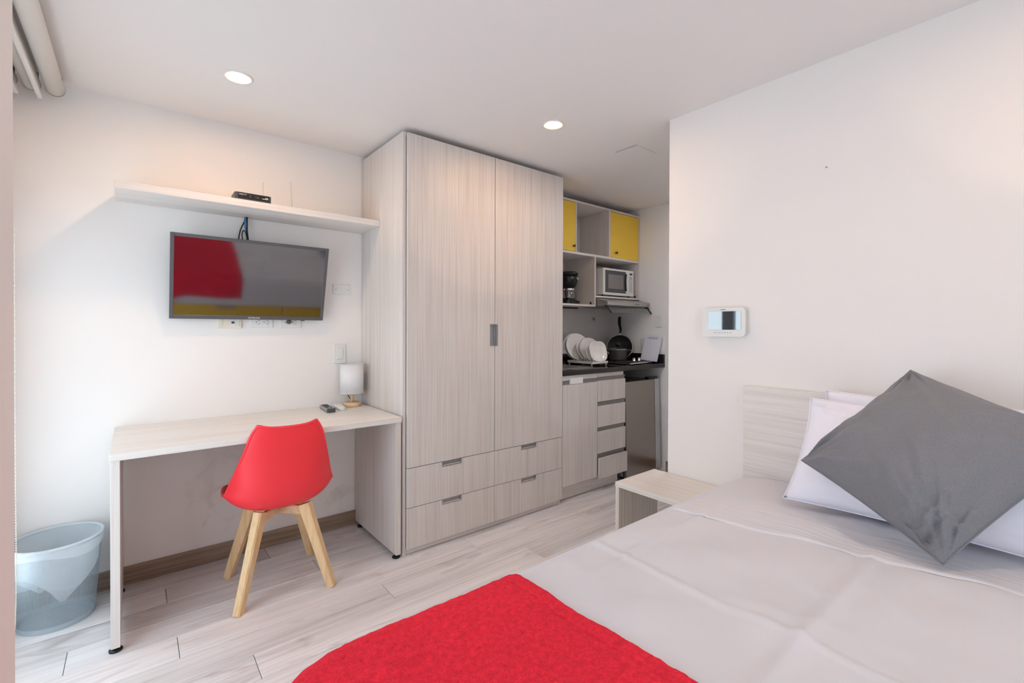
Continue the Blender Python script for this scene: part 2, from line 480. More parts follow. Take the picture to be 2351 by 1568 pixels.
def mesh_wire():
    m, nt, b = M0('bin_wire_mesh')
    b.inputs['Base Color'].default_value = (.46, .53, .58, 1); b.inputs['Metallic'].default_value = .3; b.inputs['Roughness'].default_value = .4
    uv = nt.nodes.new('ShaderNodeTexCoord'); 
    sx = nt.nodes.new('ShaderNodeSeparateXYZ'); link(nt, uv.outputs['Object'], sx.inputs[0])
    at = nt.nodes.new('ShaderNodeMath'); at.operation = 'ARCTAN2'; link(nt, sx.outputs['Y'], at.inputs[0]); link(nt, sx.outputs['X'], at.inputs[1])
    def wave(a, b_, op):
        s1 = nt.nodes.new('ShaderNodeMath'); s1.operation = 'MULTIPLY'; s1.inputs[1].default_value = 140.; link(nt, a, s1.inputs[0])
        s2 = nt.nodes.new('ShaderNodeMath'); s2.operation = 'MULTIPLY'; s2.inputs[1].default_value = 900.; link(nt, b_, s2.inputs[0])
        ad = nt.nodes.new('ShaderNodeMath'); ad.operation = op; link(nt, s1.outputs[0], ad.inputs[0]); link(nt, s2.outputs[0], ad.inputs[1])
        sn = nt.nodes.new('ShaderNodeMath'); sn.operation = 'SINE'; link(nt, ad.outputs[0], sn.inputs[0])
        return sn.outputs[0]
    a = wave(at.outputs[0], sx.outputs['Z'], 'ADD'); c = wave(at.outputs[0], sx.outputs['Z'], 'SUBTRACT')
    mx = nt.nodes.new('ShaderNodeMath'); mx.operation = 'MAXIMUM'; link(nt, a, mx.inputs[0]); link(nt, c, mx.inputs[1])
    gt = nt.nodes.new('ShaderNodeMath'); gt.operation = 'GREATER_THAN'; gt.inputs[1].default_value = .66; link(nt, mx.outputs[0], gt.inputs[0])
    link(nt, gt.outputs[0], b.inputs['Alpha'])
    return m
MAT['mesh'] = mesh_wire()
def film():
    m, nt, b = M0('plastic_film')
    nt.nodes.remove(b)
    d = nt.nodes.new('ShaderNodeBsdfDiffuse'); d.inputs[0].default_value = (.88, .92, .95, 1)
    tl = nt.nodes.new('ShaderNodeBsdfTranslucent'); tl.inputs[0].default_value = (.88, .92, .95, 1)
    gl = nt.nodes.new('ShaderNodeBsdfGlossy'); gl.inputs['Roughness'].default_value = .35
    tr = nt.nodes.new('ShaderNodeBsdfTransparent')
    a = nt.nodes.new('ShaderNodeMixShader'); a.inputs[0].default_value = .5; link(nt, d.outputs[0], a.inputs[1]); link(nt, tl.outputs[0], a.inputs[2])
    c = nt.nodes.new('ShaderNodeMixShader'); c.inputs[0].default_value = .06; link(nt, a.outputs[0], c.inputs[1]); link(nt, gl.outputs[0], c.inputs[2])
    e = nt.nodes.new('ShaderNodeMixShader'); e.inputs[0].default_value = .06; link(nt, c.outputs[0], e.inputs[1]); link(nt, tr.outputs[0], e.inputs[2])
    link(nt, e.outputs[0], nt.nodes['Material Output'].inputs[0])
    return m
MAT['film'] = film()

# ================================================================== the room
floor = struct('floor', G().box(XL, XR, YB, YW, -.06, -.006), MAT['joint'])
PITCH, LEN = .151, 1.345
phase = {-1: .55, 0: .106, 1: .72, 2: -.20, 3: .125, 4: .906, 5: .339}
row = -2
while True:
    y1 = 2.69-PITCH*row; y0 = y1-PITCH
    if y1 <= YB: break
    ya, yb = max(y0, YB), min(y1, YW)
    if yb-ya > .004:
        x = phase.get(row, random.uniform(0, LEN))
        while x > XL: x -= LEN
        while x < XR:
            xa, xb = max(x, XL), min(x+LEN, XR)
            if xb-xa > .01:
                g = G().box(xa+.0009, xb-.0009, ya+.0008, yb-.0008, -.006, 0, .0016)
                me = mesh('plank', g, (xa, ya, 0)); me.materials.append(MAT['plank'])
                o = bpy.data.objects.new('plank', me); COL.objects.link(o); o.location = (xa, ya, 0); o.parent = floor
            x += LEN
    row += 1
struct('ceiling', G().box(XL-.1, XR+.1, YB-.1, YW+.1, ZC, ZC+.08), MAT['ceil'])
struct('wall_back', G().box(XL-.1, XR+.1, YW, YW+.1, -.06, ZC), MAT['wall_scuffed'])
struct('wall_kitchen', G().box(XR, XR+.1, .2, YW, -.06, ZC), MAT['wall'])
struct('wall_right', G().box(XP, XP+.12, YB, YP, -.006, ZC), MAT['wall'])
struct('wall_corridor', G().box(XP+.12, XR+.1, .1, .2, -.06, ZC), MAT['wall'])
struct('wall_front', G().box(XL-.1, .0, YB-.1, YB, -.06, ZC).box(1.2, XP+.12, YB-.1, YB, -.06, ZC).box(.0, 1.2, YB-.1, YB, 2.0, ZC).box(.0, 1.2, YB-.1, YB, -.06, .25), MAT['wall'])
w3 = struct('window_3', G().box(.0, 1.2, YB-.07, YB-.02, .25, .30, .003).box(.0, 1.2, YB-.07, YB-.02, 1.95, 2.0, .003).box(.0, .05, YB-.07, YB-.02, .30, 1.95, .003).box(1.15, 1.2, YB-.07, YB-.02, .30, 1.95, .003).box(.57, .63, YB-.07, YB-.02, .30, 1.95, .003), MAT['frame'])  # unseen opening added behind the camera to light the back wall evenly
for p, q in ((.05, .57), (.63, 1.15)): part('glass_pane', G().box(p, q, YB-.048, YB-.042, .30, 1.95), MAT['glass'], w3)
struct('wall_left', G().box(XL-.1, XL, YB, YW, 1.75, ZC).box(XL-.1, XL, YB, YW, -.06, .04).box(XL-.1, XL, 2.68, YW, .04, 1.75)
       .box(XL-.1, XL, YB, -.1, .04, 1.75).box(XL-.1, -.1545, .68, 1.10, -.006, ZC).box(XL-.1, XL, 1.10, 1.16, .04, 1.75), MAT['wall'])
struct('baseboard_back', G().box(XL, 1.098, YW-.012, YW, 0, .085, .002), MAT['base'])
struct('baseboard_kitchen', G().box(XR-.012, XR, .2, YW-.62, 0, .085, .002), MAT['basey'])
for i, (a, b, mull) in enumerate(((1.16, 2.68, 2.255), (-.1, .68, .3))):
    g = G().box(-.53, -.47, a, b, .04, .09, .003).box(-.53, -.47, a, b, 1.70, 1.75, .003)
    g.box(-.53, -.47, a, a+.05,  .09, 1.70, .003).box(-.53, -.47, b-.05, b,  .09, 1.70, .003)
    w = struct('window_%d' % (i+1), g, MAT['frame'])
    part('mullion', G().box(-.525, -.475, mull-.06, mull+.06,  .09, 1.70, .003), MAT['frame'], w)
    for p, q in ((a+.05, mull-.06), (mull+.06, b-.05)):
        part('glass_pane', G().box(-.504, -.498, p, q,  .09, 1.70), MAT['glass'], w)

# ================================================================== wardrobe
wr = thing('wardrobe', 'tall pale wood wardrobe with two doors and four drawers', 'wardrobe', (1.69, 2.55, 0))
X0, X1, YF = 1.10, 2.287, 2.25
part('side_panel', G().box(X0, X0+.018, YF+.018, YW-.002, 0, 2.265, .0008), MAT['lamz'], wr)
part('side_panel', G().box(X1-.02, X1-.002, YF+.02, YW-.002, 0, 2.265, .0008), MAT['lamz'], wr)
part('top_panel', G().box(X0+.018, X1-.02, YF+.02, YW-.002, 2.247, 2.265), MAT['lamx'], wr)
part('bottom_panel', G().box(X0+.018, X1-.02, YF+.05, YW-.002, .04, .058), MAT['lamx'], wr)
part('back_panel', G().box(X0+.018, X1-.02, YW-.012, YW-.003, .058, 2.247), MAT['lamz'], wr)
part('kickboard', G().box(X0+.018, X1-.02, YF+.024, YF+.042, 0.002, .040), MAT['lamx'], wr)
XM = 1.6995
def pull_y(pa, x0, x1, z0, z1, y, up=True):
    """recessed aluminium finger pull let into a front at plane y"""
    g = G().box(x0, x1, y-.0025, y+.002, z0, z0+.007, .0006).box(x0, x0+.006, y-.0025, y+.002, z0+.007, z1, .0006).box(x1-.006, x1, y-.0025, y+.002, z0+.007, z1, .0006)
    o = part('handle', g, MAT['alu'], pa, 'brushed aluminium recessed finger pull')
    g2 = G().box(x0+.006, x1-.006, y-.0008, y+.004, z0+.007, z1-.001)
    return o, g2
def front_with_notch(x0, x1, z0, z1, y, nx0, nx1, nz0, nz1, t=.018):
    """slab front with a rectangular recess open at an edge (drawer top or door side)"""
    g = G()
    xs = sorted({x0, nx0, nx1, x1}); zs = sorted({z0, nz0, nz1, z1})
    for a, b in zip(xs, xs[1:]):
        for c, d in zip(zs, zs[1:]):
            inn = a >= nx0-1e-6 and b <= nx1+1e-6 and c >= nz0-1e-6 and d <= nz1+1e-6
            g.box(a, b, y+(.013 if inn else 0), y+t, c, d)
    return g
for k, (a, b, n0, n1) in enumerate(((1.1205, XM-.0018, 1.668, XM-.0018), (XM+.0018, 2.286, XM+.0018, 1.716))):
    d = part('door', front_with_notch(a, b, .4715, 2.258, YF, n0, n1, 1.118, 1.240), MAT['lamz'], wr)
    if k == 0:
        g = G().box(1.662, 1.672, YF-.002, YF+.013, 1.112, 1.246, .0006).box(1.672, n1, YF-.002, YF+.013, 1.112, 1.119, .0006).box(1.672, n1, YF-.002, YF+.013, 1.239, 1.246, .0006)
        h = part('handle', g, MAT['alu'], d, 'brushed aluminium recessed pull')
        part('handle_recess', G().box(1.672, n1, YF+.0115, YF+.0128, 1.119, 1.239), MAT['alu'], d)
    else:
        g = G().box(1.712, 1.722, YF-.002, YF+.013, 1.112, 1.246, .0006).box(n0, 1.712, YF-.002, YF+.013, 1.112, 1.119, .0006).box(n0, 1.712, YF-.002, YF+.013, 1.239, 1.246, .0006)
        h = part('handle', g, MAT['alu'], d, 'brushed aluminium recessed pull')
        part('handle_recess', G().box(n0, 1.712, YF+.0115, YF+.0128, 1.119, 1.239), MAT['alu'], d)
for (z0, z1) in ((.0375, .2545), (.2575, .4680)):
    for (a, b, h0, h1) in ((1.1205, XM-.0012, 1.331, 1.461), (XM+.0012, 2.286, 1.914, 2.044)):
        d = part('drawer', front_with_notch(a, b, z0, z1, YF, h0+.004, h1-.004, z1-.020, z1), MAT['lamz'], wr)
        g = G().box(h0, h1, YF-.002, YF+.013, z1-.028, z1-.021, .0006).box(h0, h0+.006, YF-.002, YF+.013, z1-.021, z1, .0006).box(h1-.006, h1, YF-.002, YF+.013, z1-.021, z1, .0006)
        part('handle', g, MAT['alu'], d, 'brushed aluminium recessed finger pull')
        part('handle_recess', G().box(h0+.006, h1-.006, YF+.0115, YF+.0128, z1-.021, z1), MAT['alu'], d)

# ================================================================== desk
dk = thing('desk', 'long pale wood desk standing under the television', 'desk', (.505, 2.55, 0))
part('desktop', G().box(-.077, 1.0885, 2.252, YW-.002, .722, .75, .0012), MAT['lamx'], dk)
for x in (-.074, 1.058):
    part('leg_panel', G().box(x, x+.028, 2.256, YW-.014, .022, .722, .001), MAT['lamz'], dk)
    for y in (2.285, 2.78):
        part('levelling_foot', G().lathe([(.021, 0), (.021, .006), (.012, .009), (.007, .010), (.007, .022)], (x+.014, y, 0), 20), MAT['black'], dk)

# ================================================================== television
tv = thing('television', 'black flat television tilted down on the wall under the shelf', 'television', (.4885, 2.80, 1.262), (R(15.7), 0, 0))
W2, TH = .3625, .420
g = G()
for a in ((-W2, -W2+.016, 0, TH), (W2-.016, W2, 0, TH), (-W2+.016, W2-.016, 0, .020), (-W2+.016, W2-.016, TH-.016, TH)):
    g.box(a[0], a[1], 0, .012, a[2], a[3], .0012)
part('bezel', g, MAT['tvframe'], tv)
part('screen', G().box(-W2+.014, W2-.014, .003, .010, .018, TH-.014), MAT['screen'], tv)
part('back_shell', G().box(-W2+.004, W2-.004, .012, .032, .004, TH-.004, .006).box(-.22, .22, .032, .055, .10, .34, .01), MAT['blackmatte'], tv)
part('wall_bracket', G().box(-.08, .08, .055, .075, .16, .30, .002), MAT['blackmatte'], tv)
part('indicator', G().box(.24, .262, -.001, .008, -.004, .001, .001), MAT['dgrey'], tv)
text('brand_lettering', 'SAMSUNG', .0125, face_y(0.005, -.0006, .0095), MAT['print'], tv, 1.0)

# ================================================================== wall shelf, box on it, cables
solo('wall_shelf', G().box(-.070, 1.0985, 2.567, YW-.001, 1.8085, 1.8425, .0008), MAT['lamx'], 'long pale wood floating shelf above the television', 'shelf', (.5, 2.7, 1.8085))
sb = thing('receiver_box', 'small black television receiver box on the wall shelf', 'receiver', (.452, 2.63, 1.8425))
part('casing', G().prism(rrect(.372, .532, 2.574, 2.690, .012), 'z', 1.8455, 1.878), MAT['dgrey'], sb)
part('front_panel', G().box(.384, .522, 2.5732, 2.5742, 1.849, 1.876), MAT['black'], sb)
for x in (.385, .519):
    for y in (2.588, 2.675): part('foot', G().cyl((x, y, 1.8427), (x, y, 1.8458), .006, 10), MAT['black'], sb)
text('brand_lettering', 'DIRECTV', .0085, face_y(.405, 2.5728, 1.868), MAT['print'], sb)
for a, b, z in ((.503, .517, 1.8655), (.490, .517, 1.8605)):
    part('small_print', G().box(a, b, 2.5726, 2.5732, z-.0013, z+.0013), MAT['print'], sb)
text('clock_digits', '1 2:0', .010, face_y(.466, 2.5728, 1.862), MAT['mgrey'], sb)
part('power_mark', G().tube([(.4405+.005*math.cos(R(a)), 2.5730, 1.8635+.005*math.sin(R(a))) for a in range(70, 300, 20)], .0006, 5), MAT['mgrey'], sb)
cab = [
    ('black cable curving down left behind the television', [(0.4546, 2.815, 1.8103), (0.4505, 2.815, 1.7841), (0.4383, 2.815, 1.7546), (0.4302, 2.815, 1.728), (0.4242, 2.815, 1.6903), (0.4242, 2.815, 1.6626)], 0.0032, 'black'),
    ('bright blue cable between the black ones above the television', [(0.4568, 2.811, 1.8099), (0.4527, 2.811, 1.7791), (0.4539, 2.811, 1.7561), (0.4586, 2.811, 1.7303), (0.4621, 2.811, 1.7084), (0.4641, 2.811, 1.6668)], 0.0036, 'blue'),
    ('thick straight black cable dropping from the shelf hole', [(0.4615, 2.807, 1.8099), (0.4615, 2.807, 1.7774), (0.462, 2.807, 1.7357), (0.4661, 2.807, 1.6921), (0.4675, 2.807, 1.662)], 0.0042, 'black'),
    ('thin black cable looped in an arch above the television', [(0.4404, 2.803, 1.6583), (0.4396, 2.803, 1.6863), (0.4382, 2.803, 1.7157), (0.4437, 2.803, 1.7342), (0.4526, 2.803, 1.7282), (0.4581, 2.803, 1.709), (0.4608, 2.803, 1.6885), (0.4607, 2.803, 1.6606)], 0.0028, 'black'),
]
for i, (lab, pp, r, mt) in enumerate(cab):
    pts = spline(pp, 6)
    solo('cable', G().tube(pts, r, 8), MAT[mt], lab, 'cable', tuple(pts[-1]), 'cables between shelf and television')
for lab, pts in (('short thin white wire up the wall behind the receiver box', [(0.5455, 2.843, 2.0188), (0.5455, 2.843, 1.8435)]), ('longer thin white wire running up the wall from the shelf', [(0.6857, 2.843, 2.0471), (0.6903, 2.843, 1.9835), (0.6961, 2.843, 1.8435)])):
    solo('wall_wire', G().tube(pts, .0015, 6), MAT['offwhite'], lab, 'wire', tuple(pts[-1]), 'thin wires on the wall above the shelf')

# ================================================================== wall plates
def plate(name, label, cat, c, w, h, nrm, mat='white', t=.006):
    """plate flush to a wall; nrm 'y' faces -y (back wall), 'x' faces -x (kitchen side wall)"""
    o = thing(name, label, cat, c)
    x, y, z = c
    if nrm == 'y': part('cover_plate', G().box(x-w/2, x+w/2, y-t, y-.0002, z-h/2, z+h/2, .0015), MAT[mat], o)
    else: part('cover_plate', G().box(x-t, x-.0002, y-w/2, y+w/2, z-h/2, z+h/2, .0015), MAT[mat], o)
    return o
p = plate('blank_wall_plate', 'blank white wall plate with two screws right of the television', 'wall plate', (.976, YW, 1.4525), .106, .063, 'y')
for x in (.940, 1.013): part('screw', G().cyl((x, YW-.0068, 1.4525), (x, YW-.005, 1.4525), .0028, 10), MAT['mgrey'], p)
p = plate('light_switch', 'white rocker light switch above the small lamp', 'switch', (.963, YW, 1.0625), .072, .117, 'y', t=.008)
part('rocker', G().box(.945, .981, YW-.0115, YW-.007, 1.029, 1.097, .0015), MAT['white'], p)
part('rocker_surround', G().box(.9425, .9835, YW-.0086, YW-.0075, 1.0265, 1.0995), MAT['offwhite'], p)
p = plate('data_socket', 'cream data socket plate with a blue port under the television', 'socket', (.387, YW, 1.252), .108, .074, 'y', 'cream', .010)
part('jack', G().box(.393, .408, YW-.0125, YW-.009, 1.240, 1.252, .001), MAT['blue'], p)
part('jack_hole', G().box(.3965, .4045, YW-.0130, YW-.0122, 1.2425, 1.2495), MAT['black'], p)
part('paper_label', G().box(.387, .415, YW-.0108, YW-.0098, 1.225, 1.234), MAT['paper'], p)
for x in (.350, .428): part('end_cap', G().box(x-.004, x+.004, YW-.0115, YW-.0095, 1.226, 1.262, .001), MAT['offwhite'], p)
def outlet(o, x, z, y=YW, cells=((-.019, 0), (.019, 0))):
    part('receptacle', G().box(x-.031, x+.031, y-.0085, y-.0055, z-.017, z+.017, .001), MAT['white'], o)
    for dx, dz in cells:
        part('slot', G().box(x+dx+.001, x+dx+.009, y-.0090, y-.0083, z+.0085, z+.0105), MAT['blackmatte'], o)
        part('slot', G().box(x+dx+.001, x+dx+.009, y-.0090, y-.0083, z-.0105, z-.0085), MAT['blackmatte'], o)
        part('ground_hole', G().cyl((x+dx-.009, y-.0090, z), (x+dx-.009, y-.0083, z), .0026, 10), MAT['blackmatte'], o)
p = plate('power_outlet', 'white double power outlet with empty slots under the television', 'socket', (.539, YW, 1.2525), .110, .070, 'y'); outlet(p, .539, 1.2495)
p = plate('power_outlet', 'white double power outlet holding a dark plug under the television', 'socket', (.686, YW, 1.2525), .110, .070, 'y'); outlet(p, .686, 1.2505)
pg = thing('power_plug', 'dark grey plug pushed into the outlet under the television', 'plug', (.673, 2.836, 1.2505))
part('plug_body', G().lathe([(.0105, 0), (.0125, .006), (.0125, .018), (.009, .024)], (0, 0, 0), 16).xform(Matrix.Translation((.673, YW-.0095, 1.252)) @ Matrix.Rotation(R(90), 4, 'X')), MAT['dgrey'], pg)
part('cord', G().tube(spline([(.673, YW-.030, 1.254), (.673, YW-.036, 1.275), (.665, YW-.030, 1.33), (.65, YW-.03, 1.40)], 5), .003, 8), MAT['black'], pg)

# ================================================================== table lamp and remotes
lp = thing('table_lamp', 'small table lamp with white drum shade and wooden base', 'lamp', (1.006, 2.755, .75))
part('base', G().lathe([(.047, 0), (.047, .001)], (1.006, 2.755, .7502), 32).lathe([(.0495, .001), (.051, .004), (.051, .021), (.049, .024), (.0, .024)], (1.006, 2.755, .7502), 36), MAT['beechx'], lp)
part('stem', G().cyl((1.006, 2.755, .774), (1.006, 2.755, .834), .0115, 20), MAT['beech'], lp)
part('socket', G().cyl((1.006, 2.755, .834), (1.006, 2.755, .87), .014, 16), MAT['black'], lp)
part('shade', G().lathe([(.066, .83), (.0672, .83), (.0672, 1.004), (.066, 1.004), (.066, .83)], (1.006, 2.755, 0), 48, caps=False), MAT['shade'], lp)
for z in (.831, 1.002): part('shade_rim', G().tube([(1.006+.0672*math.cos(2*math.pi*i/48), 2.755+.0672*math.sin(2*math.pi*i/48), z) for i in range(48)], .0018, 6, True), MAT['white'], lp)
part('shade_spider', G().box(.941, 1.071, 2.7535, 2.7565, .866, .869).box(1.0045, 1.0075, 2.69, 2.82, .866, .869), MAT['white'], lp)
part('cord', G().tube(spline([(.985, 2.752, .848), (.976, 2.748, .835), (.984, 2.748, .812), (.994, 2.752, .797), (1.004, 2.775, .785), (1.02, 2.812, .752)], 6), .0022, 6), MAT['blackmatte'], lp)

def remote(label, x, y, w, l, rz, body, nr, nc, light):
    o = thing('remote_control', label, 'remote', (x, y, .7502), (0, 0, R(rz)), 'remote controls on the desk')
    g = G()
    def sec(u, v):        # u around section, v along
        yy = -l/2+l*v
        e = min(1, max(0, (min(v, 1-v)*l)/(w*.42))); ww = w/2*math.sqrt(max(0.02, 1-(1-e)**2)); hh = .021*(.75+.25*e)
        a = 2*math.pi*u; c, s_ = math.cos(a), math.sin(a)
        sq = lambda q: math.copysign(abs(q)**.55, q)
        return (ww*sq(c), yy, hh/2+hh/2*sq(s_))
    g.grid(sec, 24, 24, True)
    n = len(g.v)
    g.add([sec(i/24, 0) for i in range(24)], [tuple(range(24))]); g.add([sec(i/24, 1) for i in range(24)], [tuple(range(24))])
    part('casing', g, MAT[body], o)
    for i in range(nr):
        for j in range(nc):
            m = light
            if body == 'mgrey' and i == 1: m = ('redbtn', 'teal', 'cream', 'blue')[j % 4]
            if body == 'mgrey' and i == nr-1 and j == 0: m = 'redbtn'
            bx = (j-(nc-1)/2)*w*.76/nc; by = -l*.24+i*l*.66/nr
            part('button', G().box(bx-w*.30/nc, bx+w*.30/nc, by-l*.017, by+l*.017, .0195, .0228, .0008), MAT[m], o)
    if body == 'mgrey':
        part('end_cover', G().prism(rrect(-w/2*.98, w/2*.98, -l/2-.0015, -l/2+.018, .008), 'z', .001, .0222), MAT['dgrey'], o)
remote('dark grey remote control with coloured buttons on the desk', .846, 2.705, .046, .20, -4, 'mgrey', 8, 4, 'black')
remote('small white remote control on the desk beside the lamp', .918, 2.715, .042, .165, -6, 'white', 5, 3, 'offwhite')

# ================================================================== chair
ch = thing('desk_chair', 'red moulded shell chair on splayed beech legs at the desk', 'chair', (.532, 2.420, 0), (0, 0, R(-2.2)))
PROF = [(0, (-.222, .782)), (.13, (-.212, .705)), (.28, (-.196, .605)), (.40, (-.182, .500)), (.50, (-.158, .435)), (.60, (-.105, .393)), (.72, (.0, .378)), (.86, (.13, .388)), (1, (.215, .418))]
HALF = [(0, .118), (.05, .140), (.13, .158), (.28, .190), (.40, .214), (.50, .226), (.60, .230), (.72, .228), (.86, .215), (.94, .190), (1, .145)]
EDGE = [(0, (.015, .016)), (.13, (.030, .000)), (.28, (.070, -.010)), (.40, (.105, .015)), (.50, (.095, .045)), (.60, (.065, .079)), (.72, (.03, .082)), (.86, (.0, .069)), (1, (-.015, .030))]
def shell(u, v):
    t = 2*u-1
    y, z = lerp_tab(PROF, v); w = lerp_tab(HALF, v); ey, ez = lerp_tab(EDGE, v)
    k = abs(t)**2.6
    a = math.sin(abs(t)*math.pi/2*.93)/math.sin(math.pi/2*.93)
    x = math.copysign(w*(abs(t)*.65+a*.35), t)
    return (x, y+ey*k, z+ez*k)
g = G().grid(shell, 56, 72)
sh = part('shell', g, MAT['red'], ch)
so = sh.modifiers.new('thick', 'SOLIDIFY'); so.thickness = .007; so.offset = 0
loop = [shell(i/28, 0) for i in range(29)]+[shell(1, j/36) for j in range(1, 37)]+[shell(1-i/28, 1) for i in range(1, 29)]+[shell(0, 1-j/36) for j in range(1, 36)]
part('rim', G().tube(loop, .0068, 8, True), MAT['red'], ch)
def pad(u, v):
    x, y, z = shell(.08+.84*u, .47+.46*v)
    e = min(min(u, 1-u), min(v, 1-v)); h = .034*min(1, e/.14)**.5
    return (x, y, z+.008+h)
part('seat_cushion', G().grid(pad, 18, 18), MAT['redpad'], ch)
for sx in (-1, 1):
    for sy in (-1, 1):
        bot = (sx*.192, sy*.190, 0.0); top = (sx*.093, sy*.098, .386)
        part('leg', G().beam(bot, top, (sx, -sy*.98, 0), .034, .036, .042, .056), MAT['beech'], ch)
for a in (1, -1):
    part('cross_rail', G().beam((-.095*a, -.098, .354), (.095*a, .098, .354), (0, 0, 1), .042, .022, .042, .022), MAT['beechx'], ch)
part('seat_mount', G().box(-.050, .050, -.050, .050, .370, .384, .002), MAT['blackmatte'], ch)

# ================================================================== waste bin with liner
BC = (-.256, 2.69)
bn = thing('waste_bin', 'grey wire mesh waste bin beside the desk', 'bin', (BC[0], BC[1], 0))
def binp(a, z):
    t = z/.34; ex = .118+.026*t; ey = .112+.036*t
    return (BC[0]+ex*math.cos(a), BC[1]+ey*math.sin(a)-.004*t, z)
part('mesh_wall', G().grid(lambda u, v: binp(2*math.pi*u, .018+.318*v), 64, 12, True), MAT['mesh'], bn)
g = G().grid(lambda u, v: binp(2*math.pi*u, .0005+.022*v), 64, 1, True)
g.add([binp(2*math.pi*i/64, .003) for i in range(64)], [tuple(range(64))])
part('base', g, flat('bin_base', (.44, .51, .56, 1), .4, .3), bn)
part('rim', G().tube([binp(2*math.pi*i/64, .337) for i in range(64)], .0055, 8, True), flat('bin_rim', (.45, .55, .62, 1), .35, .4), bn)
def liner(u, v):
    a = 2*math.pi*u
    zb = .135+.03*math.sin(a*2+.6)+.02*math.sin(a*3+2)
    if v < .12:        # cuff hanging outside the rim
        t = v/.12; z = .300+.012*math.sin(3*a+1)+(.345-.300)*t; s_ = 1.035+.012*noise.noise((a*4, t*2, 1))
    elif v < .17:
        z = .345+.003*math.sin((v-.12)/.05*math.pi); s_ = 1.03-.06*(v-.12)/.05
    else:
        t = (v-.17)/.83; z = .345+(zb-.345)*t; s_ = .965-.02*t-.9*max(0, t-.72)**1.15*2.4
        s_ += .030*noise.noise((math.cos(a)*4, math.sin(a)*4, z*9))*min(1, t*3)
    p = binp(a, z); s_ = max(s_, .05)
    return (BC[0]+(p[0]-BC[0])*s_, BC[1]+(p[1]-BC[1])*s_, z)
solo('bin_liner', G().grid(liner, 96, 50, True), MAT['film'], 'thin white plastic bag lining the wire waste bin', 'bag', (BC[0], BC[1], .13))

# ================================================================== bed
bd = thing('bed', 'low bed with pale headboard and yellow drawers below the mattress', 'bed', (1.1, .3, 0))
BX0, BX1, BY0, BY1 = .14, 2.09, -.32, .925
part('headboard', G().box(2.095, XP-.001, BY0-.01, .939, .02, .967, .001), MAT['lamy'], bd)
part('base', G().box(BX0+.05, BX1, BY0+.02, BY1-.04, .05, .30, .002).box(BX0+.10, BX1-.05, BY0+.08, BY1-.10, 0, .05), MAT['lamx'], bd)
for a, b in ((BX0+.045, 1.11), (1.125, BX1-.01)):
    d = part('drawer', G().box(a, b, BY1-.04, BY1-.022, .055, .295, .001), MAT['yellow'], bd, 'yellow drawer front')
    part('handle', G().box((a+b)/2-.075, (a+b)/2+.075, BY1-.024, BY1-.019, .255, .283, .001), MAT['alu'], d)
ZM = .592
def drape(a, b, x0, x1, y0, y1, z0, Rp, r, foot_only=True):
    """flat cloth point (a,b) -> cloth hanging over a box with rounded plan corners Rp and edge radius r"""
    ix0, ix1, iy0, iy1 = x0+Rp, (9 if foot_only else x1-Rp), y0+Rp, y1-Rp
    nx, ny = min(max(a, ix0), ix1), min(max(b, iy0), iy1)
    dx, dy = a-nx, b-ny; d = math.hypot(dx, dy)
    if d < 1e-9: return Vector((a, b, z0)), 0
    fl = Rp-r
    if d <= fl: h, v = d, 0
    elif d <= fl+r*math.pi/2:
        t = (d-fl)/r; h = fl+r*math.sin(t); v = r*(1-math.cos(t))
    else: h = Rp; v = r+(d-fl-r*math.pi/2)
    return Vector((nx+dx/d*h, ny+dy/d*h, z0-v)), v
mg = G().prism(rrect(BX0+.015, BX1, BY0+.012, BY1-.012, .17, 8), 'z', .302, ZM-.006)
solo('mattress', mg, MAT['cotton'], 'thick white mattress under the sheets', 'mattress', (1.1, .3, .302))
def smooth(e0, e1, x):
    t = min(1, max(0, (x-e0)/(e1-e0))); return t*t*(3-2*t)
def crease(d, w=.006, h=.0035): return h*math.exp(-(d/w)**2)
def wr_sheet(x, y):
    z = .008*noise.noise((x*2.2, y*2.0, 3))+.009*noise.noise((x*5+y*2, y*5, 8))+.0032*noise.noise((x*13-y*5, y*9, 11))
    z += .011*smooth(.0, .45, noise.noise((x*3.3+y*1.5, y*4.5-x*1.2, 21)))
    k = y-.345-.012*(x-1.0); z += (.010*math.exp(-(k/.016)**2))*smooth(1.66, 1.5, x)-.003*math.exp(-((k-.03)/.02)**2)
    z += crease(y-.786+.01*math.sin(x*3), .007, .006)
    z += crease(x-1.04+.008*math.sin(y*5), .010, .005)
    z += crease(x+.30*y-1.22, .03, .003)*smooth(.1, .4, y)*smooth(.8, .6, y)
    return z
def fold_x(y): return lerp_tab([(-.5, 1.60), (.08, 1.598), (.2, 1.570), (.31, 1.566), (.56, 1.522), (.87, 1.462), (1.5, 1.445)], y)
